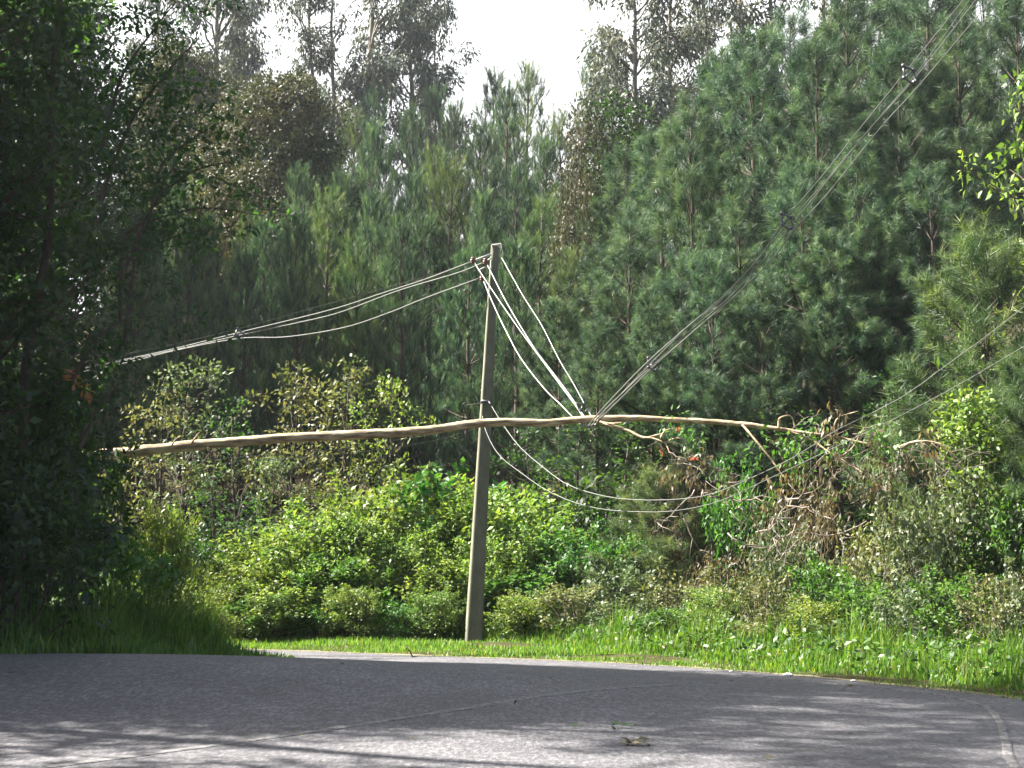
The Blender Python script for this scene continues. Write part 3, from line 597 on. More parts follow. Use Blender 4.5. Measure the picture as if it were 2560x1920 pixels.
rows = [(47, [640, 600, 640, 560, 600, 560, 640, 620, 640], 'front row on the slope'),
        (52.5, [560, 540, 590, 500, 520, 540, 500, 520, 560], 'second row on the slope'),
        (58.5, [480, 470, 530, 440, 430, 450, 420, 440, 470], 'third row on the slope'),
        (66, [400, 390, 470, 380, 345, 370, 340, 350, 380], 'fourth row on the slope'),
        (76, [300, 290, 360, 330, 285, 300, 265, 255, 290], 'fifth row on the slope'),
        (88, [230, 220, 250, 245, 232, 240, 200, 168, 165], 'topmost row below the sky')]
for ri, (D, tops, rp) in enumerate(rows):
    for ci, (px, cp) in enumerate(colph):
        if ci == 2 and 3 <= ri: continue
        pxx = px + (65 if ri % 2 else 0) - 30 + rnd.uniform(-22, 22); Dk = D + rnd.uniform(-1.6, 1.6)
        loc_, hh = at_top(pxx, tops[ci] + rnd.uniform(-14, 14), Dk)
        pr = PC[(ri + ci) % 2] if (ri * 9 + ci * 5) % 4 == 0 else PA[(ri * 3 + ci * 7) % 4]
        sw = rnd.uniform(.92, 1.2) * (hh / 12) ** -.25
        plant(pr, 'pine_tree', 'slender upright pine, %s, %s' % (rp, cp), 'pine tree', loc_, rnd.random() * 6.28, (hh / 12 * sw, hh / 12 * sw, hh / 12), GP)
GR = 'spreading pines on the right hand slope'
for px, py, D, k, lab in [
    (1400, 760, 43, 0, 'low bushy pine right of the pole, its boughs behind the white cables'),
    (1490, 640, 45, 1, 'spreading pine behind the point where the white cables meet the trunk'),
    (1565, 560, 42, 2, 'grey green pine rising behind the first spacer of the rising cables'),
    (1560, 400, 51, 3, 'pine in front of the dark foot of the right hand eucalypt'),
    (1650, 330, 47, 0, 'pale pine with rounded crown right below the right hand eucalypt'),
    (1735, 270, 44, 1, 'broad pine with layered boughs left of the rising cables'),
    (1700, 640, 40, 2, 'shorter pine with sunlit tufts beneath the rising cables'),
    (1800, 170, 51, 3, 'slim pine reaching into the small sky gap at upper right'),
    (1875, 110, 46, 0, 'tall pine with light candles in the gap left of two dark trunks'),
    (1850, 480, 41, 1, 'mid height pine crossed by the rising cables below the middle spacer'),
    (1965, 40, 53, 2, 'tall narrow pine behind the two dark eucalypt trunks'),
    (2030, 150, 42, 3, 'large pine whose crown fills the space above the middle spacer'),
    (2000, 430, 38.5, 0, 'dark pine standing just right of the middle spacer'),
    (2110, 0, 48, 1, 'tall pine with drooping tufts reaching the top edge at upper right'),
    (2180, -60, 55, 2, 'pine whose top leaves the picture left of the dark straight trunk'),
    (2235, 130, 42, 3, 'pine behind the upper dark spacer of the rising cables'),
    (2150, 380, 38, 1, 'shadowed pine right of the rising cables at mid height'),
    (2310, -80, 49, 0, 'tall pine behind the dark straight trunk near the top right'),
    (2390, 80, 42, 1, 'pine with sunlit tufts right of the upper spacer'),
    (2460, -90, 51, 2, 'tall pine behind the bright broadleaf tree at the right edge'),
    (2330, 420, 36.5, 2, 'dark lower pine left of the young pine at the right'),
    (1600, 480, 55, 1, 'half hidden pine between the eucalypt foot and the first rising cable spacer'),
    (1780, 380, 52, 0, 'pine filling the gap left of the middle spacer'),
    (1930, 260, 56, 3, 'pine seen between the two broad pines above the middle spacer'),
    (2090, 220, 58, 2, 'back row pine behind the rising cables between the two dark spacers'),
    (2265, 300, 54, 0, 'back row pine below the upper dark spacer'),
    (2430, 240, 56, 1, 'back row pine left of the bright broadleaf tree'),
    (1490, 820, 39, 3, 'low pine whose boughs spread above the jammed spacer'),
    (1620, 760, 38.5, 1, 'low pine under the first spacer of the rising cables'),
    (1780, 640, 37.5, 0, 'dark low pine beneath the rising cables right of the first spacer'),
    (1900, 700, 36.5, 2, 'dark pine with bare lower stem above the twisted twigs'),
    (2080, 600, 37, 3, 'dark pine with bare lower stem above the middle fork'),
    (2230, 560, 37.5, 1, 'dark pine with bare lower stem left of the young pine'),
    (2545, 20, 45, 3, 'pine cut by the right edge near the top corner'),
    (2640, -60, 47, 0, 'pine mostly beyond the right edge at the top')]:
    loc_, hh = at_top(px, py, D)
    plant(PB[k], 'pine_tree', lab, 'pine tree', loc_, rnd.random() * 6.28, (hh / 12 * .95,) * 2 + (hh / 12,), GR)
for px, py, D, sw, lab in [(2462, 640, 30, 1.0, 'young open pine with long needles and dark thin stem at the right edge'), (2570, 900, 27, .9, 'young bright pine half cut by the right edge above the pale bush'), (1642, 1200, 33, 1.35, 'tiny round pine sapling behind the slack telephone cables')]:
    loc_, hh = at_top(px, py, D); plant(PY, 'young_pine', lab, 'young pine', loc_, rnd.random() * 6.28, (hh / 6.5 * sw,) * 2 + (hh / 6.5,))

# ------------------------------------------------------------------ eucalypts and other tall trees behind
EA = [euc_proto('eucalypt_%d' % k, 200 + k, forks=1 + k % 2) for k in range(3)]
ES = [euc_proto('eucalypt_thin_%d' % k, 210 + k, n=46, per=46, rc=3.8) for k in range(3)]
GE = 'tall eucalypts on the skyline'
for px, py, D, k, s, lab in [
    (555, -330, 92, 0, 1.0, 'tall eucalypt with a pale trunk and brown drooping leaves at upper left'),
    (650, -180, 96, 1, .9, 'thin eucalypt with a drooping right side beside the left sky gap'),
    (430, -250, 88, 2, .95, 'eucalypt partly hidden behind the dark left trees'),
    (835, -260, 98, 1, .95, 'leftmost bluish eucalypt of the skyline clump in the middle'),
    (925, -330, 94, 0, 1.0, 'eucalypt with a straight dark trunk in the middle skyline clump'),
    (1040, -300, 96, 2, .95, 'eucalypt with forked stem in the middle skyline clump'),
    (1110, -120, 99, 1, .85, 'rightmost eucalypt of the middle clump, next to the open sky'),
    (1580, -320, 68, 0, 1.0, 'dark hanging eucalypt at the right of the open sky'),
    (1660, -300, 72, 2, 1.0, 'eucalypt with dangling leaf curtains right of the open sky'),
    (1500, 60, 74, 1, .6, 'smaller eucalypt at the lower right rim of the open sky'),
    (1920, -420, 58, 1, 1.0, 'eucalypt with a thick dark trunk right of the small sky gap'),
    (2035, -380, 62, 0, .95, 'eucalypt with twin dark stems above the right hand pines'),
    (2250, -420, 64, 2, 1.0, 'eucalypt behind the upper part of the rising cables'),
    (2385, -360, 52, 0, .8, 'dark straight trunked eucalypt beside the top of the rising cables'),
    (1790, -300, 80, 1, .9, 'eucalypt with a bare leaning limb at the small sky gap')]:
    loc_, hh = at_top(px, py, D); plant(EA[k], 'eucalypt_tree', lab, 'eucalypt', loc_, rnd.random() * 6.28, (hh / 26 * s * 1.05,) * 2 + (hh / 26,), GE)
RT = tree_proto('round_tree', 230, h=12, rc=2.9, base=.16, mat='russet', n=170, per=130, L=.13, W=.07, cr=(.5, 1.0), tr=.2)
loc_, hh = at_top(715, 205, 62); plant(RT, 'round_tree', 'dense round crowned tree with a brownish top at left of the pine slope', 'broadleaf tree', loc_, .4, (hh / 12 * .92,) * 2 + (hh / 12,))
loc_, hh = at_top(625, 235, 64.5); plant(RT, 'round_tree', 'brown green tree leaning against the left of the round crowned tree', 'broadleaf tree', loc_, 2.4, (hh / 12 * .8,) * 2 + (hh / 12,))
ET = tree_proto('brown_crowned', 231, h=12, rc=2.2, base=.3, mat='russet', n=60, per=60, L=.2, W=.09, cr=(.5, .9))
loc_, hh = at_top(1545, 270, 58); plant(tree_proto('dark_round', 232, h=12, rc=2.2, base=.3, mat='dark', n=75, per=60, L=.2, W=.09, cr=(.5, .9)), 'broadleaf_tree', 'dark dense tree standing below the right hand eucalypt', 'broadleaf tree', loc_, 1.0, (hh / 12 * .9,) * 2 + (hh / 12,))
loc_, hh = at_top(1455, 260, 57); plant(ET, 'broadleaf_tree', 'small brownish tree on the pine slope at the foot of the eucalypt', 'broadleaf tree', loc_, 2.0, (hh / 12 * .5,) * 2 + (hh / 12,))
loc_, hh = at_top(1440, 410, 50); plant(ET, 'broadleaf_tree', 'rusty leaved small tree above and right of the pole top', 'broadleaf tree', loc_, 3.0, (hh / 12 * .42,) * 2 + (hh / 12,))
loc_, hh = at_top(455, 140, 70); plant(RT, 'broadleaf_tree', 'grey brown leafy tree below the upper left eucalypts', 'broadleaf tree', loc_, 3.0, (hh / 12 * .85,) * 2 + (hh / 12,))

# broadleaf trees between the road and the pine slope
TO = [tree_proto('roadside_tree_%d' % k, 240 + k, h=7, rc=1.75, base=.2, mat=m, n=50, per=46, L=.15, W=.075, cr=(.24, .52), tr=.08) for k, m in enumerate(['bright', 'pale', 'olive', 'dark'])]
for px, py, D, k, sw, lab in [
    (755, 915, 37.5, 2, .95, 'yellow green leafy tree above the left part of the shrub mound'),
    (865, 900, 39, 2, .95, 'olive leafy tree left of the pole behind the trunk'),
    (985, 930, 38, 0, .8, 'thin yellow green tree between the olive tree and the pole'),
    (480, 890, 38, 1, .95, 'grey leaved tree above the left end of the fallen trunk'),
    (400, 960, 36.5, 2, .85, 'small olive tree left of the grey leaved tree'),
    (600, 1000, 40, 3, .9, 'dark tree in the gap between grey leaved and yellow green trees'),
    (690, 1130, 36, 1, .8, 'pale leaved small tree just under the trunk left of the mound'),
    (540, 1190, 35, 3, 1.0, 'dark small tree behind the lone yellow green sapling'),
    (1440, 1010, 38, 3, 1.15, 'dark glossy tree under the trunk where the cables are pinned'),
    (1560, 1060, 37, 3, 1.1, 'dark tree under the trunk right of the pinned cables'),
    (1330, 1080, 39, 3, 1.0, 'dark tree right of the pole below the trunk'),
    (1490, 960, 41, 1, .6, 'small pale sprig tree beside the jammed spacer'),
    (1780, 1000, 37, 3, 1.1, 'shadowed tree behind the first fork of the fallen tree'),
    (1980, 980, 36, 3, 1.1, 'shadowed tree behind the twisted twigs of the fallen tree'),
    (2200, 940, 34, 3, 1.0, 'shadowed tree left of the young pine'),
    (2575, 150, 34, 0, .8, 'bright yellow green broadleaf tree at the upper right edge'),
    (2620, 420, 31, 0, .8, 'bright broadleaf tree at the right edge under the taller one')]:
    loc_, hh = at_top(px, py, D); plant(TO[k], 'broadleaf_tree', lab, 'broadleaf tree', loc_, rnd.random() * 6.28, (hh / 7 * sw * (7 / hh) ** .3,) * 2 + (hh / 7,))

# ------------------------------------------------------------------ shrubs
BP = {'bright': [bush_proto('bright_bush_%d' % k, 300 + k, mat='bright', L=.10, W=.05, n=60, per=150, flat=.5) for k in range(3)],
      'fresh': [bush_proto('fresh_bush_%d' % k, 310 + k, mat='fresh', L=.14, W=.07, n=34, per=62) for k in range(2)],
      'pale': [bush_proto('pale_bush_%d' % k, 320 + k, mat='pale', L=.13, W=.065, n=38, per=66) for k in range(2)],
      'olive': [bush_proto('olive_bush_%d' % k, 330 + k, mat='olive', L=.14, W=.06, n=30, per=55, stem='deadwood') for k in range(2)],
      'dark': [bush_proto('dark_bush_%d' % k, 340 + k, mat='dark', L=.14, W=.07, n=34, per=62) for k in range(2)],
      'brown': [bush_proto('withered_bush_%d' % k, 350 + k, mat='brown', L=.13, W=.045, n=24, per=44, stem='deadwood', droop=1.2) for k in range(2)]}
GM = 'sunlit yellow green shrubs of the mound behind the pole'; GU = 'low bushes along the right hand verge'
for px, py, D, wpx, st, lab, g in [
    (610, 1415, 33, 256, 'bright', 'low sunlit shrub at the left end of the shrub mound', GM),
    (715, 1330, 34, 320, 'bright', 'sunlit shrub stepping up at the left of the mound', GM),
    (830, 1275, 34.5, 345, 'bright', 'sunlit shrub left of centre on the mound', GM),
    (955, 1210, 35.5, 371, 'bright', 'tall sunlit shrub at the top of the mound left of the pole', GM),
    (1090, 1185, 36.5, 371, 'fresh', 'tallest greener shrub of the mound just left of the pole', GM),
    (1215, 1225, 35.5, 345, 'bright', 'sunlit shrub directly behind the pole', GM),
    (1320, 1280, 35, 320, 'bright', 'sunlit shrub right of the pole at the edge of the mound', GM),
    (1385, 1350, 34, 230, 'fresh', 'small greener shrub at the right end of the mound', GM),
    (700, 1460, 32.6, 256, 'bright', 'low shrub in front of the left mound beside the verge', GM),
    (850, 1400, 33.2, 256, 'fresh', 'leafy low shrub hanging over the dark hollow of the mound', GM),
    (1110, 1400, 33.4, 243, 'bright', 'low shrub just left of the foot of the pole', GM),
    (1285, 1430, 33, 256, 'fresh', 'low shrub just right of the foot of the pole', GM),
    (780, 1390, 33.2, 230, 'bright', 'sunlit shrub in the lower left middle of the mound', GM),
    (1010, 1330, 33.8, 230, 'bright', 'sunlit shrub over the right side of the dark hollow of the mound', GM),
    (900, 1290, 33.9, 210, 'bright', 'sunlit shrub over the left side of the dark hollow of the mound', GM),
    (1240, 1340, 33.8, 220, 'bright', 'sunlit shrub filling the mound right behind the lower pole', GM),
    (620, 1500, 32, 170, 'fresh', 'lowest green shrub at the left foot of the mound', GM),
    (680, 1480, 31.8, 130, 'bright', 'small low sunlit shrub leftmost in the row before the mound', GM),
    (800, 1505, 31.9, 120, 'fresh', 'small green shrub second from left in the row before the mound', GM),
    (880, 1470, 31.7, 135, 'bright', 'small sunlit shrub in front of the dark hollow', GM),
    (1000, 1500, 31.9, 115, 'fresh', 'small green shrub right of the dark hollow', GM),
    (1085, 1475, 31.8, 130, 'bright', 'small sunlit shrub nearest the left of the pole foot', GM),
    (1310, 1485, 31.6, 140, 'bright', 'small sunlit shrub nearest the right of the pole foot', GM),
    (420, 1275, 25.6, 175, 'bright', 'lone yellow green sapling shrub at the end of the grassy bank', None),
    (330, 1470, 25.5, 150, 'bright', 'low sunlit shrub at the foot of the lone sapling', None),
    (500, 1470, 27.5, 170, 'bright', 'low sunlit shrub right of the lone sapling', None),
    (1450, 1320, 33.5, 190, 'fresh', 'bright green bush right of the shrub mound', GU),
    (1540, 1400, 32, 190, 'pale', 'pale green bush at the foot of the dark trees', GU),
    (1430, 1470, 31.2, 190, 'olive', 'dry olive bush at the verge right of the mound', GU),
    (1600, 1340, 33, 170, 'fresh', 'leafy green bush below the small pine sapling', GU),
    (1560, 1490, 30, 190, 'pale', 'pale weedy bush on the verge below the pinned cables', GU),
    (1700, 1420, 30, 180, 'olive', 'olive bush below the withered crown of the fallen tree', GU),
    (1680, 1520, 28.6, 180, 'fresh', 'low green bush close to the verge in the right half', GU),
    (1800, 1470, 28.4, 190, 'bright', 'yellow green bush on the verge left of the brown weeds', GU),
    (1800, 1370, 31, 170, 'brown', 'withered brown bush under the first fork of the fallen tree', GU),
    (1960, 1320, 28.5, 170, 'pale', 'blue green bush beneath the fallen tree crown', GU),
    (1900, 1440, 27, 180, 'olive', 'dry olive bush beside the blue green one', GU),
    (1930, 1530, 25.4, 170, 'olive', 'low olive bush behind the brown grass patch', GU),
    (2050, 1400, 27, 180, 'fresh', 'fresh green bush right of the blue green one', GU),
    (2040, 1500, 25, 180, 'bright', 'yellow green ferny bush on the right hand verge', GU),
    (2160, 1330, 27.5, 190, 'olive', 'olive leaved bush below the end of the fallen tree', GU),
    (2180, 1450, 24.6, 190, 'fresh', 'bright green leafy bush in front of the pale large shrub', GU),
    (2290, 1460, 23.4, 190, 'pale', 'grey green low bush on the right hand verge', GU),
    (2390, 1430, 23, 200, 'fresh', 'green low bush under the large pale shrub', GU),
    (2490, 1450, 22, 190, 'olive', 'dull green low bush near the right edge', GU),
    (2575, 1420, 21.6, 180, 'pale', 'low bush cut by the right edge', GU),
    (2300, 1240, 26, 230, 'pale', 'left half of the large pale shrubs by the end of the trunk', None),
    (2420, 1170, 26.5, 250, 'pale', 'largest pale glossy shrub below the young pine', None),
    (2530, 1220, 26, 220, 'fresh', 'green shrub at the right edge beside the pale large shrub', None),
    (1700, 1230, 33, 200, 'brown', 'withered hanging bush under the broken side branch', None),
    (2010, 1200, 30, 220, 'brown', 'dry brown tangle below the middle fork of the fallen tree', None),
    (1850, 1180, 32, 170, 'fresh', 'green climbing bush left of the middle fork', None),
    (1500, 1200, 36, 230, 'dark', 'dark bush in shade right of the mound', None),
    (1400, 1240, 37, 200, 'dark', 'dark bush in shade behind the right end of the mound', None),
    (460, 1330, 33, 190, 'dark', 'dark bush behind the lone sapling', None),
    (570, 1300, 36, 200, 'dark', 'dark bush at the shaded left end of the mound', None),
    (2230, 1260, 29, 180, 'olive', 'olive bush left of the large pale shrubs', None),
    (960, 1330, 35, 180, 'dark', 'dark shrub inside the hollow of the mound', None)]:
    loc_, hh = at_top(px, py, D); hh = max(hh, .5); wm = wpx * D / F
    k = rnd.randrange(len(BP[st]))
    plant(BP[st][k], 'shrub', lab, 'shrub', loc_, rnd.random() * 6.28, (wm / 2.4 * 1.08, wm / 2.4 * 1.08, hh / 2.4 * .97), g)

SP = tree_proto('sapling', 360, h=4.5, rc=.66, base=.1, mat='bright', n=80, per=120, L=.12, W=.06, cr=(.2, .34), tr=.03, top=.97)
loc_, hh = at_top(2432, 985, 27); plant(SP, 'sapling', 'narrow upright sapling with yellow tips touching the end of the trunk', 'sapling', loc_, .5, hh / 4.5)

# bare twigs tangled below the fallen crown
def twigs(name, spots, label, seed):
    rg = np.random.default_rng(seed); c0 = P(*spots[0]); t = thing(name, label, 'dead branch', [float(q) for q in c0])
    for px, py, D in spots:
        b = MB(); p = P(px, py, D) - c0; d = norm(np.array([rg.normal(), rg.normal() * .5, rg.normal() * .7 - .2])); pts = [p]
        for q in range(9): d = norm(d + rg.normal(size=3) * .38); pts.append(pts[-1] + d * .15)
        b.tube(pts, np.linspace(.016, .004, 10), 5)
        for q in (3, 5, 6):
            e = norm(d + rg.normal(size=3) * .9); b.tube([pts[q], pts[q] + e * .2, pts[q] + e * .42 + rg.normal(size=3) * .06], [.007, .005, .002], 4)
        obj('twig', b.build('twig', M['deadwood']), t)
twigs('dead_branch', [(1690 + 26 * k + rnd.uniform(-20, 20), 1280 + rnd.uniform(-60, 60), 27 + rnd.uniform(-1, 1.5)) for k in range(13)], 'bare grey twigs tangled in shade under the broken side branch', 41)
twigs('dead_branch', [(1960 + 26 * k + rnd.uniform(-20, 20), 1270 + rnd.uniform(-60, 60), 25.8 + rnd.uniform(-1, 1)) for k in range(9)], 'bare brown twigs hanging beneath the middle fork of the fallen tree', 42)

# ------------------------------------------------------------------ dark trees on the left bank
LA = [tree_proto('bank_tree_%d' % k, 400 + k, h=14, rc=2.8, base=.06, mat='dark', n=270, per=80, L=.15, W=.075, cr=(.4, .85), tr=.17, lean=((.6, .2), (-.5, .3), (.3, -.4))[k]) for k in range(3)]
GB = 'dark broadleaf trees crowding the left bank'
for x, y, h, k, lab in [
    (-9.3, 21.6, 15.5, 0, 'dark leafy tree standing nearest to the road on the left bank'),
    (-10.3, 22.7, 16, 1, 'dark leafy tree behind the foremost one on the left bank'),
    (-11.2, 20.3, 15, 2, 'dark leafy tree cut by the left edge of the picture'),
    (-12.9, 22.0, 17, 0, 'tall dark tree beyond the left edge, its leaves filling the upper left corner'),
    (-10.9, 23.9, 7.5, 2, 'shorter dark tree hiding the root end of the fallen trunk'),
    (-14.5, 20.0, 17, 1, 'dark tree deep in the left bank'), (-17.2, 50, 21, 0, 'tall dark tree on the slope behind the left bank trees'), (-15.4, 47.5, 19, 2, 'dark tree on the slope filling the sky left of the overhanging limbs'), (-20.2, 53, 22, 1, 'tall dark tree on the slope in the upper left corner'), (-15.5, 23.5, 18, 2, 'dark tree deep behind the left bank'),
    (-14.6, 18.6, 15, 0, 'dark tree beside the road outside the left edge'), (-18.5, 21.0, 17, 1, 'dark tree farther out from the left edge'),
    (-16.5, 14.5, 10, 2, 'dark tree shading the near road from the left')]:
    plant(LA[k], 'bank_tree', lab, 'broadleaf tree', (x, y, hz(x, y) - .1), rnd.random() * 6.28, (h / 14 * .95,) * 2 + (h / 14,), GB)
for x, y, h, k, lab in [(-13.6, 16.6, 25, 0, 'unseen thin eucalypt added beside the near road for its dappled shade'), (-14.2, 19.2, 27, 1, 'unseen thin eucalypt added behind the left bank for its dappled shade'), (-15.0, 13.6, 26, 2, 'unseen thin eucalypt added nearest the camera on the left for dappled shade'),
                        (-12.2, 21.6, 24, 2, 'tall eucalypt added among the left bank trees to dapple the road'), (-11.6, 24.0, 23, 0, 'tall eucalypt added at the back of the left bank to dapple the road')]:
    plant(ES[k], 'eucalypt_tree', lab, 'eucalypt', (x, y, hz(x, y) - .1), rnd.random() * 6.28, (h / 26 * 1.1,) * 2 + (h / 26,), 'eucalypts added left of the road to dapple it with shade')  # sparse eucalypts added left of view so their shade dapples the road
# the tree whose long thin limbs reach out to the right over the road
def limb_tree():
    rg = np.random.default_rng(55); bx, by = -8.0, 22.6; bz = hz(bx, by); o = np.array([bx, by, bz])
    t = thing('overhanging_tree', 'dark tree on the left bank with long thin limbs reaching out to the right', 'broadleaf tree', (bx, by, bz), group=GB)
    tb = MB(); tr = [(0, 0, -.1), (.15, -.05, 2), (.1, 0, 4.5), (.35, .1, 7), (.3, .05, 9.5), (.5, 0, 12)]
    tb.tube(catmull(tr, 24), np.linspace(.13, .03, 24), 8); cl = []
    limbs = [([(330, 640), (370, 560), (400, 420), (470, 355), (560, 300)], 22.0, .6), ([(300, 800), (310, 600), (400, 545), (520, 520), (660, 540)], 22.2, .8), ([(300, 700), (380, 520), (480, 430), (600, 400)], 21.6, .8),
             ([(310, 860), (330, 700), (350, 640), (440, 590), (560, 570)], 21.8, .6), ([(250, 500), (330, 300), (420, 180), (500, 90)], 21.5, 1.0), ([(250, 400), (300, 200), (380, 80), (460, -20)], 22.5, 1.0),
             ([(180, 950), (240, 850), (310, 800), (390, 790)], 21.5, .5), ([(200, 1120), (250, 1010), (300, 960)], 21.5, .5)]
    for pts, D, den in limbs:
        q = np.array([P(a, b_, D + i_ * .12) for i_, (a, b_) in enumerate(pts)]) - o; c = catmull(q, 22); tb.tube(c, np.linspace(.035, .006, 22), 5, cap=False)
        for k in range(int(26 * den)):
            s = rg.uniform(.35, 1); p = c[int(s * 21)] + rg.normal(size=3) * [.42, .5, .30]; r = rg.uniform(.14, .34); cl.append((p, np.array([r * 1.4, r * 1.2, r * .6])))
            tb.tube([c[int(s * 21)], p], [.007, .003], 3, cap=False)
    V, Fc, ti = leafy(rg, cl, 105, .12, .055, .2, .1)
    obj('trunk', tb.build('limb_trunk', M['darkbark']), t); obj('crown', mesh_from('limb_crown', V, [Fc], M['dark'], ti), t)
    V, Fc, ti = leafy(rg, [(P(188, 945, 21.5) - o, (.06, .05, .1)), (P(218, 975, 21.5) - o, (.1, .05, .04))], 400, .16, .08, .2, 0)
    obj('orange_leaves', mesh_from('limb_orange', V[:160], [Fc[:40]], M['orange'], ti[:40]), t)
limb_tree()
for k, (x, y, h, st, lab) in enumerate([(-7.3, 20.6, 2.6, 'dark', 'dark shrub at the foot of the left bank trees near the road'), (-8.6, 19.8, 2.4, 'dark', 'dark shrub at the left edge above the bank grass'), (-8.7, 22.6, 3.4, 'dark', 'tall dark shrub under the overhanging limbs'),
                                        (-6.9, 24.2, 2.2, 'fresh', 'green shrub in half shade beside the lone sapling'), (-9.4, 21.5, 3.4, 'dark', 'dark shrub filling the left edge below the trunk'), (-9.2, 23.6, 4.6, 'dark', 'tall dark shrub below the left end of the fallen trunk')]):
    plant(BP[st][k % 2], 'shrub', lab, 'shrub', (x, y, hz(x, y) - .05), rnd.random() * 6.28, (h / 2.4 * .95,) * 2 + (h / 2.4,))

plant(BP['dark'][0], 'shrub', 'tall narrow dark shrub where the fallen trunk disappears at the left', 'shrub', (-7.98, 24.6, hz(-7.98, 24.6) - .05), 1.1, (1.0, 1.0, 1.95))

# ------------------------------------------------------------------ grass and undergrowth
def blades(name, pts, hts, mat, label, wd=.012, seed=1, lean=.45):
    rg = np.random.default_rng(seed); n = len(pts); a = rg.random(n) * 6.283; d = np.stack([np.cos(a), np.sin(a), np.zeros(n)], 1)
    sd = np.stack([-np.sin(a), np.cos(a), np.zeros(n)], 1); h = hts[:, None] * rg.uniform(.6, 1.3, (n, 1)); le = rg.random((n, 1)) * lean
    wv = sd * wd * rg.uniform(.6, 1.5, (n, 1)); up = np.array([[0, 0, 1.]]); base = pts - up * .03
    m = base + up * h * .55 + d * h * le * .3; t = base + up * h * (1 - le * .35) + d * h * le
    V = np.stack([base - wv, base + wv, m + wv * .8, m - wv * .8, t], 1).reshape(-1, 3); k = np.arange(n)[:, None] * 5
    me = mesh_from(name, V, [k + [0, 1, 2, 3], k + [3, 2, 4]], M[mat], np.concatenate([ti := np.clip(rg.random(n) ** 1.3, 0, 1), ti]))
    return tag(obj(name, me), label, kind='stuff')
def scatter(n, x0, x1, y0, y1, seed):
    rg = np.random.default_rng(seed); x = rg.uniform(x0, x1, n); y = rg.uniform(y0, y1, n); return x, y, rg
x, y, rg = scatter(420000, -12, 13, 12, 36, 3)
onr_ = on_road(x, y); do = dist_edge(x, y, outer); di = dist_edge(x, y, inner)
ok = ~onr_ | ((np.minimum(do, di) < .30 * np.clip(np.sin(x * 3.1 + np.sin(y * 2.3)) * np.sin(y * 1.7 - x * .6) + .35, 0, 1.2)))
x, y, do, di, onr_ = x[ok], y[ok], do[ok], di[ok], onr_[ok]
mow = 5.6 - 4.4 * sstep(-.5, 4.5, x)
right = (do < di) & (do < mow + 2.2); dens = np.clip(1.5 - do / (mow + 2.4), .1, 1) * np.clip(.25 + do / .5, 0, 1)
pat = .5 + .5 * np.sin(x * 1.7 + 1.3 * np.sin(y * .9)) * np.sin(y * 2.1 + .8 * np.sin(x * 1.1))
keep = right & (rg.random(len(x)) < dens * (.75 + .25 * pat)); X, Y = x[keep], y[keep]; d_ = do[keep] * np.where(onr_[keep], 0, 1); pp = pat[keep]; mw = mow[keep]
blades('verge_grass', np.stack([X, Y, H(X, Y)], 1), (.055 + .05 * np.clip(d_ / 2, 0, 1) + .34 * np.clip((d_ - mw + .6) / 1.6, 0, 1)) * (.65 + .85 * pp) * rg.uniform(.6, 1.5, len(X)), 'grass', 'bright green grass along the far edge of the road', .011, 5)
left = (di < do) & (di < 4.5) & (y > 17) & (x < -3.0); keep = left & (rg.random(len(x)) < np.clip((-3.3 - x) / 1.1, 0, .85)); X, Y = x[keep], y[keep]; d_ = di[keep]
hn = .5 + .5 * np.sin(X * 2.9 + 1.7 * np.sin(Y * 1.6)) * np.sin(Y * 2.7 + X)
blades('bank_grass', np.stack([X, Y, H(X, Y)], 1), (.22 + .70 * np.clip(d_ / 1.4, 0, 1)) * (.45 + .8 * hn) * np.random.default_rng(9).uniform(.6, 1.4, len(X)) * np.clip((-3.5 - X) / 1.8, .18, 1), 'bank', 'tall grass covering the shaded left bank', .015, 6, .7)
def cover(name, n, mask, mat, seed, hgt, label, L=.12, W=.06):
    x, y, rg = scatter(n, -14, 14, 14, 44, seed); ok = ~on_road(x, y); x, y = x[ok], y[ok]; do = dist_edge(x, y, outer); di = dist_edge(x, y, inner)
    k = mask(x, y, do, di, rg); x, y = x[k], y[k]; n = len(x); zz = rg.random(n) ** 1.4 * hgt
    hum = .45 + .55 * (np.sin(x * 2.3 + y) * np.sin(y * 1.9 - x * .6) * .5 + .5); p = np.stack([x, y, H(x, y) + zz * hum], 1)
    f = rg.uniform(.6, 1.4, n); V, Fc = leaf_arrays(p, norm(rg.normal(size=(n, 3)) * [1, 1, .5] + [0, 0, .25]), norm(rg.normal(size=(n, 3)) * .5 + [0, 0, 1]), L * f, W * f)
    return tag(obj(name, mesh_from(name, V, [Fc], M[mat], rg.random(n))), label, kind='stuff')
cover('green_undergrowth', 90000, lambda x, y, do, di, r: (do < di) & (do > 5.3 - 4.4 * sstep(-.5, 4.5, x)) & (do < 8.5), 'fresh', 71, .75, 'low leafy weeds behind the verge grass')
cover('pale_undergrowth', 50000, lambda x, y, do, di, r: (do < di) & (do > 6.2 - 4.4 * sstep(-.5, 4.5, x)) & (do < 9), 'pale', 72, .85, 'pale weeds mixed among the low bushes', .13, .05)
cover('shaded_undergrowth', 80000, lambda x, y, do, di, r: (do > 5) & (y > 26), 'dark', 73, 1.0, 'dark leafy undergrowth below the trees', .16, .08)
cover('dry_weeds', 9000, lambda x, y, do, di, r: (do < di) & (do > 4.6 - 4.0 * sstep(-.5, 4.5, x)) & (do < 7), 'brown', 74, .5, 'dry brown weeds scattered along the verge', .13, .035)

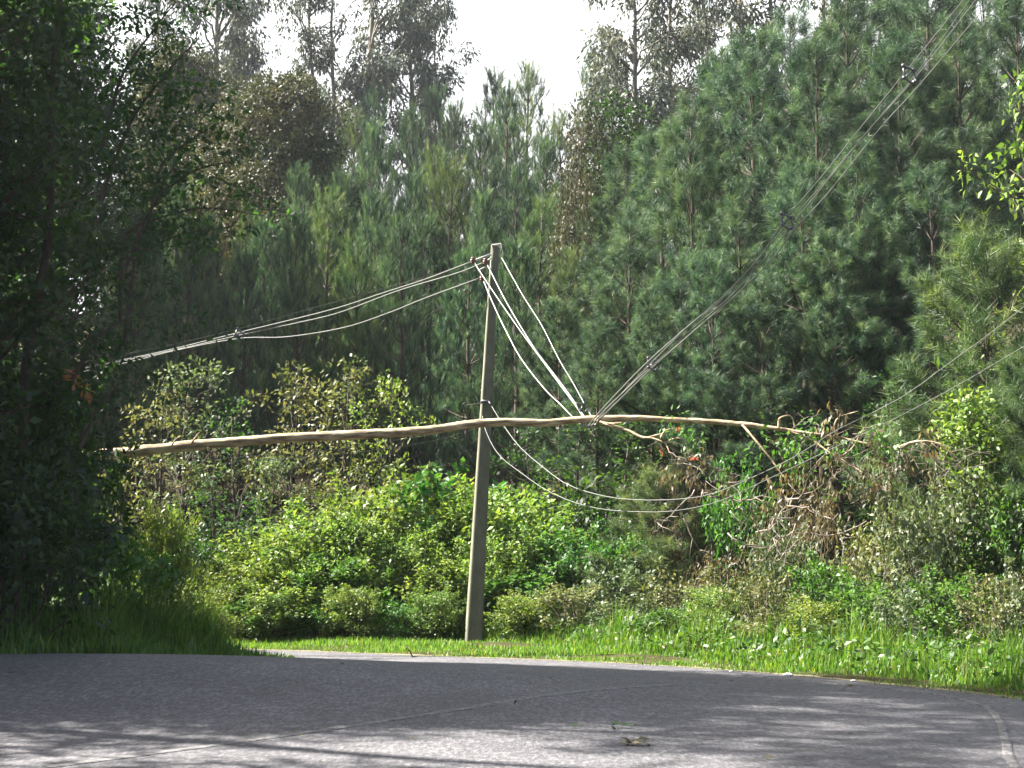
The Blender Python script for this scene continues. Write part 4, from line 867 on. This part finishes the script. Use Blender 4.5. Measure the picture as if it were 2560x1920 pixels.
# ------------------------------------------------------------------ small things on the road
def lump(name, loc, size, mat, label, cat, seed):
    rg = np.random.default_rng(seed); b = MB(); prof = [(0, 0), (.45, .02), (.5, .18), (.42, .32), (.2, .42), (0, .44)]; b.lathe(prof, (0, 0, 0), 9)
    for v in b.v: v *= np.array(size); v += rg.normal(size=v.shape) * .03 * size[0]
    o = obj(name, b.build(name, M[mat]), None, (loc[0], loc[1], hz(loc[0], loc[1]) + .012)); return tag(o, label, cat)
lump('stone', (4.02, 20.9), (.17, .13, .10), 'stone', 'larger white stone at the road edge on the right', 'stone', 1)
lump('stone', (4.75, 19.95), (.09, .07, .06), 'stone', 'small white stone at the road edge farther right', 'stone', 2)
lump('stone', (3.3, 21.6), (.07, .07, .05), 'stone', 'small pale stone on the road edge left of the larger one', 'stone', 3)
rg = np.random.default_rng(77); n = 900; x = rg.uniform(-10, 7, n); y = rg.uniform(10, 30, n); de = np.minimum(dist_edge(x, y, outer), dist_edge(x, y, inner))
k = on_road(x, y) & (rg.random(n) < .10 + .9 * np.exp(-de / .5)); x, y = x[k], y[k]; n = len(x); sz = rg.uniform(.4, 1.1, n)
V, Fc = leaf_arrays(np.stack([x, y, H(x, y) + .022 + rg.random(n) * .01], 1), norm(rg.normal(size=(n, 3)) * [1, 1, .12]), norm(rg.normal(size=(n, 3)) * .3 + [0, 0, 1]), .09 * sz, .03 * sz)
tag(obj('leaf_litter', mesh_from('leaf_litter', V, [Fc], M['brown'], rg.random(n))), 'dry leaves and bark bits scattered on the asphalt', kind='stuff')
def litter(px, py, D, n, mat, label, seed, spread=.12):
    rg = np.random.default_rng(seed); g = P(px, py, D); z = hz(g[0], g[1]) + .02; p = np.stack([rg.normal(size=n) * spread, rg.normal(size=n) * spread * .7, .01 + rg.random(n) * .03], 1)
    V, Fc = leaf_arrays(p, norm(rg.normal(size=(n, 3)) * [1, 1, .3]), norm(rg.normal(size=(n, 3)) * .4 + [0, 0, 1]), rg.uniform(.08, .14, n), rg.uniform(.03, .06, n))
    tag(obj('dead_leaves', mesh_from('dead_leaves', V, [Fc], M[mat], rg.random(n)), None, (g[0], g[1], z)), label, 'leaf litter')
litter(1580, 1853, 12.6, 16, 'brown', 'clump of brown leaves lying on the shaded asphalt', 11, .07)
litter(2105, 1722, 18.4, 4, 'brown', 'small reddish brown leaf patch on the road near the right hand edge', 12, .04)
litter(1525, 1817, 13.8, 8, 'dark', 'dark scrap of leaves on the asphalt behind the brown clump', 13, .12)
b = MB(); g = P(1032, 1652, 25.6); b.tube([(0, 0, 0), (-.06, .02, .12), (-.13, .03, .2)], [.014, .01, .006], 5); b.tube([(0, 0, .01), (.1, .05, .02)], [.012, .006], 5)
tag(obj('twig', b.build('twig', M['darkbark']), None, (g[0], g[1], hz(g[0], g[1]) + .01)), 'dark broken twig on the sunlit strip of road', 'twig')

# ------------------------------------------------------------------ thin bright haze in the backlit air
hm, nt, out = new_mat('haze_air'); pv = N(nt, 'ShaderNodeVolumePrincipled'); pv.inputs['Color'].default_value = (.86, .93, 1.0, 1); pv.inputs['Density'].default_value = HAZE; pv.inputs['Anisotropy'].default_value = .35
nt.links.new(pv.outputs[0], out.inputs['Volume'])
b = MB(); b.box((0, 60, 24), (240, 260, 60)); ho = obj('haze', b.build('haze', hm, smooth=False)); tag(ho, 'thin pale haze in the sunlit air', kind='stuff')
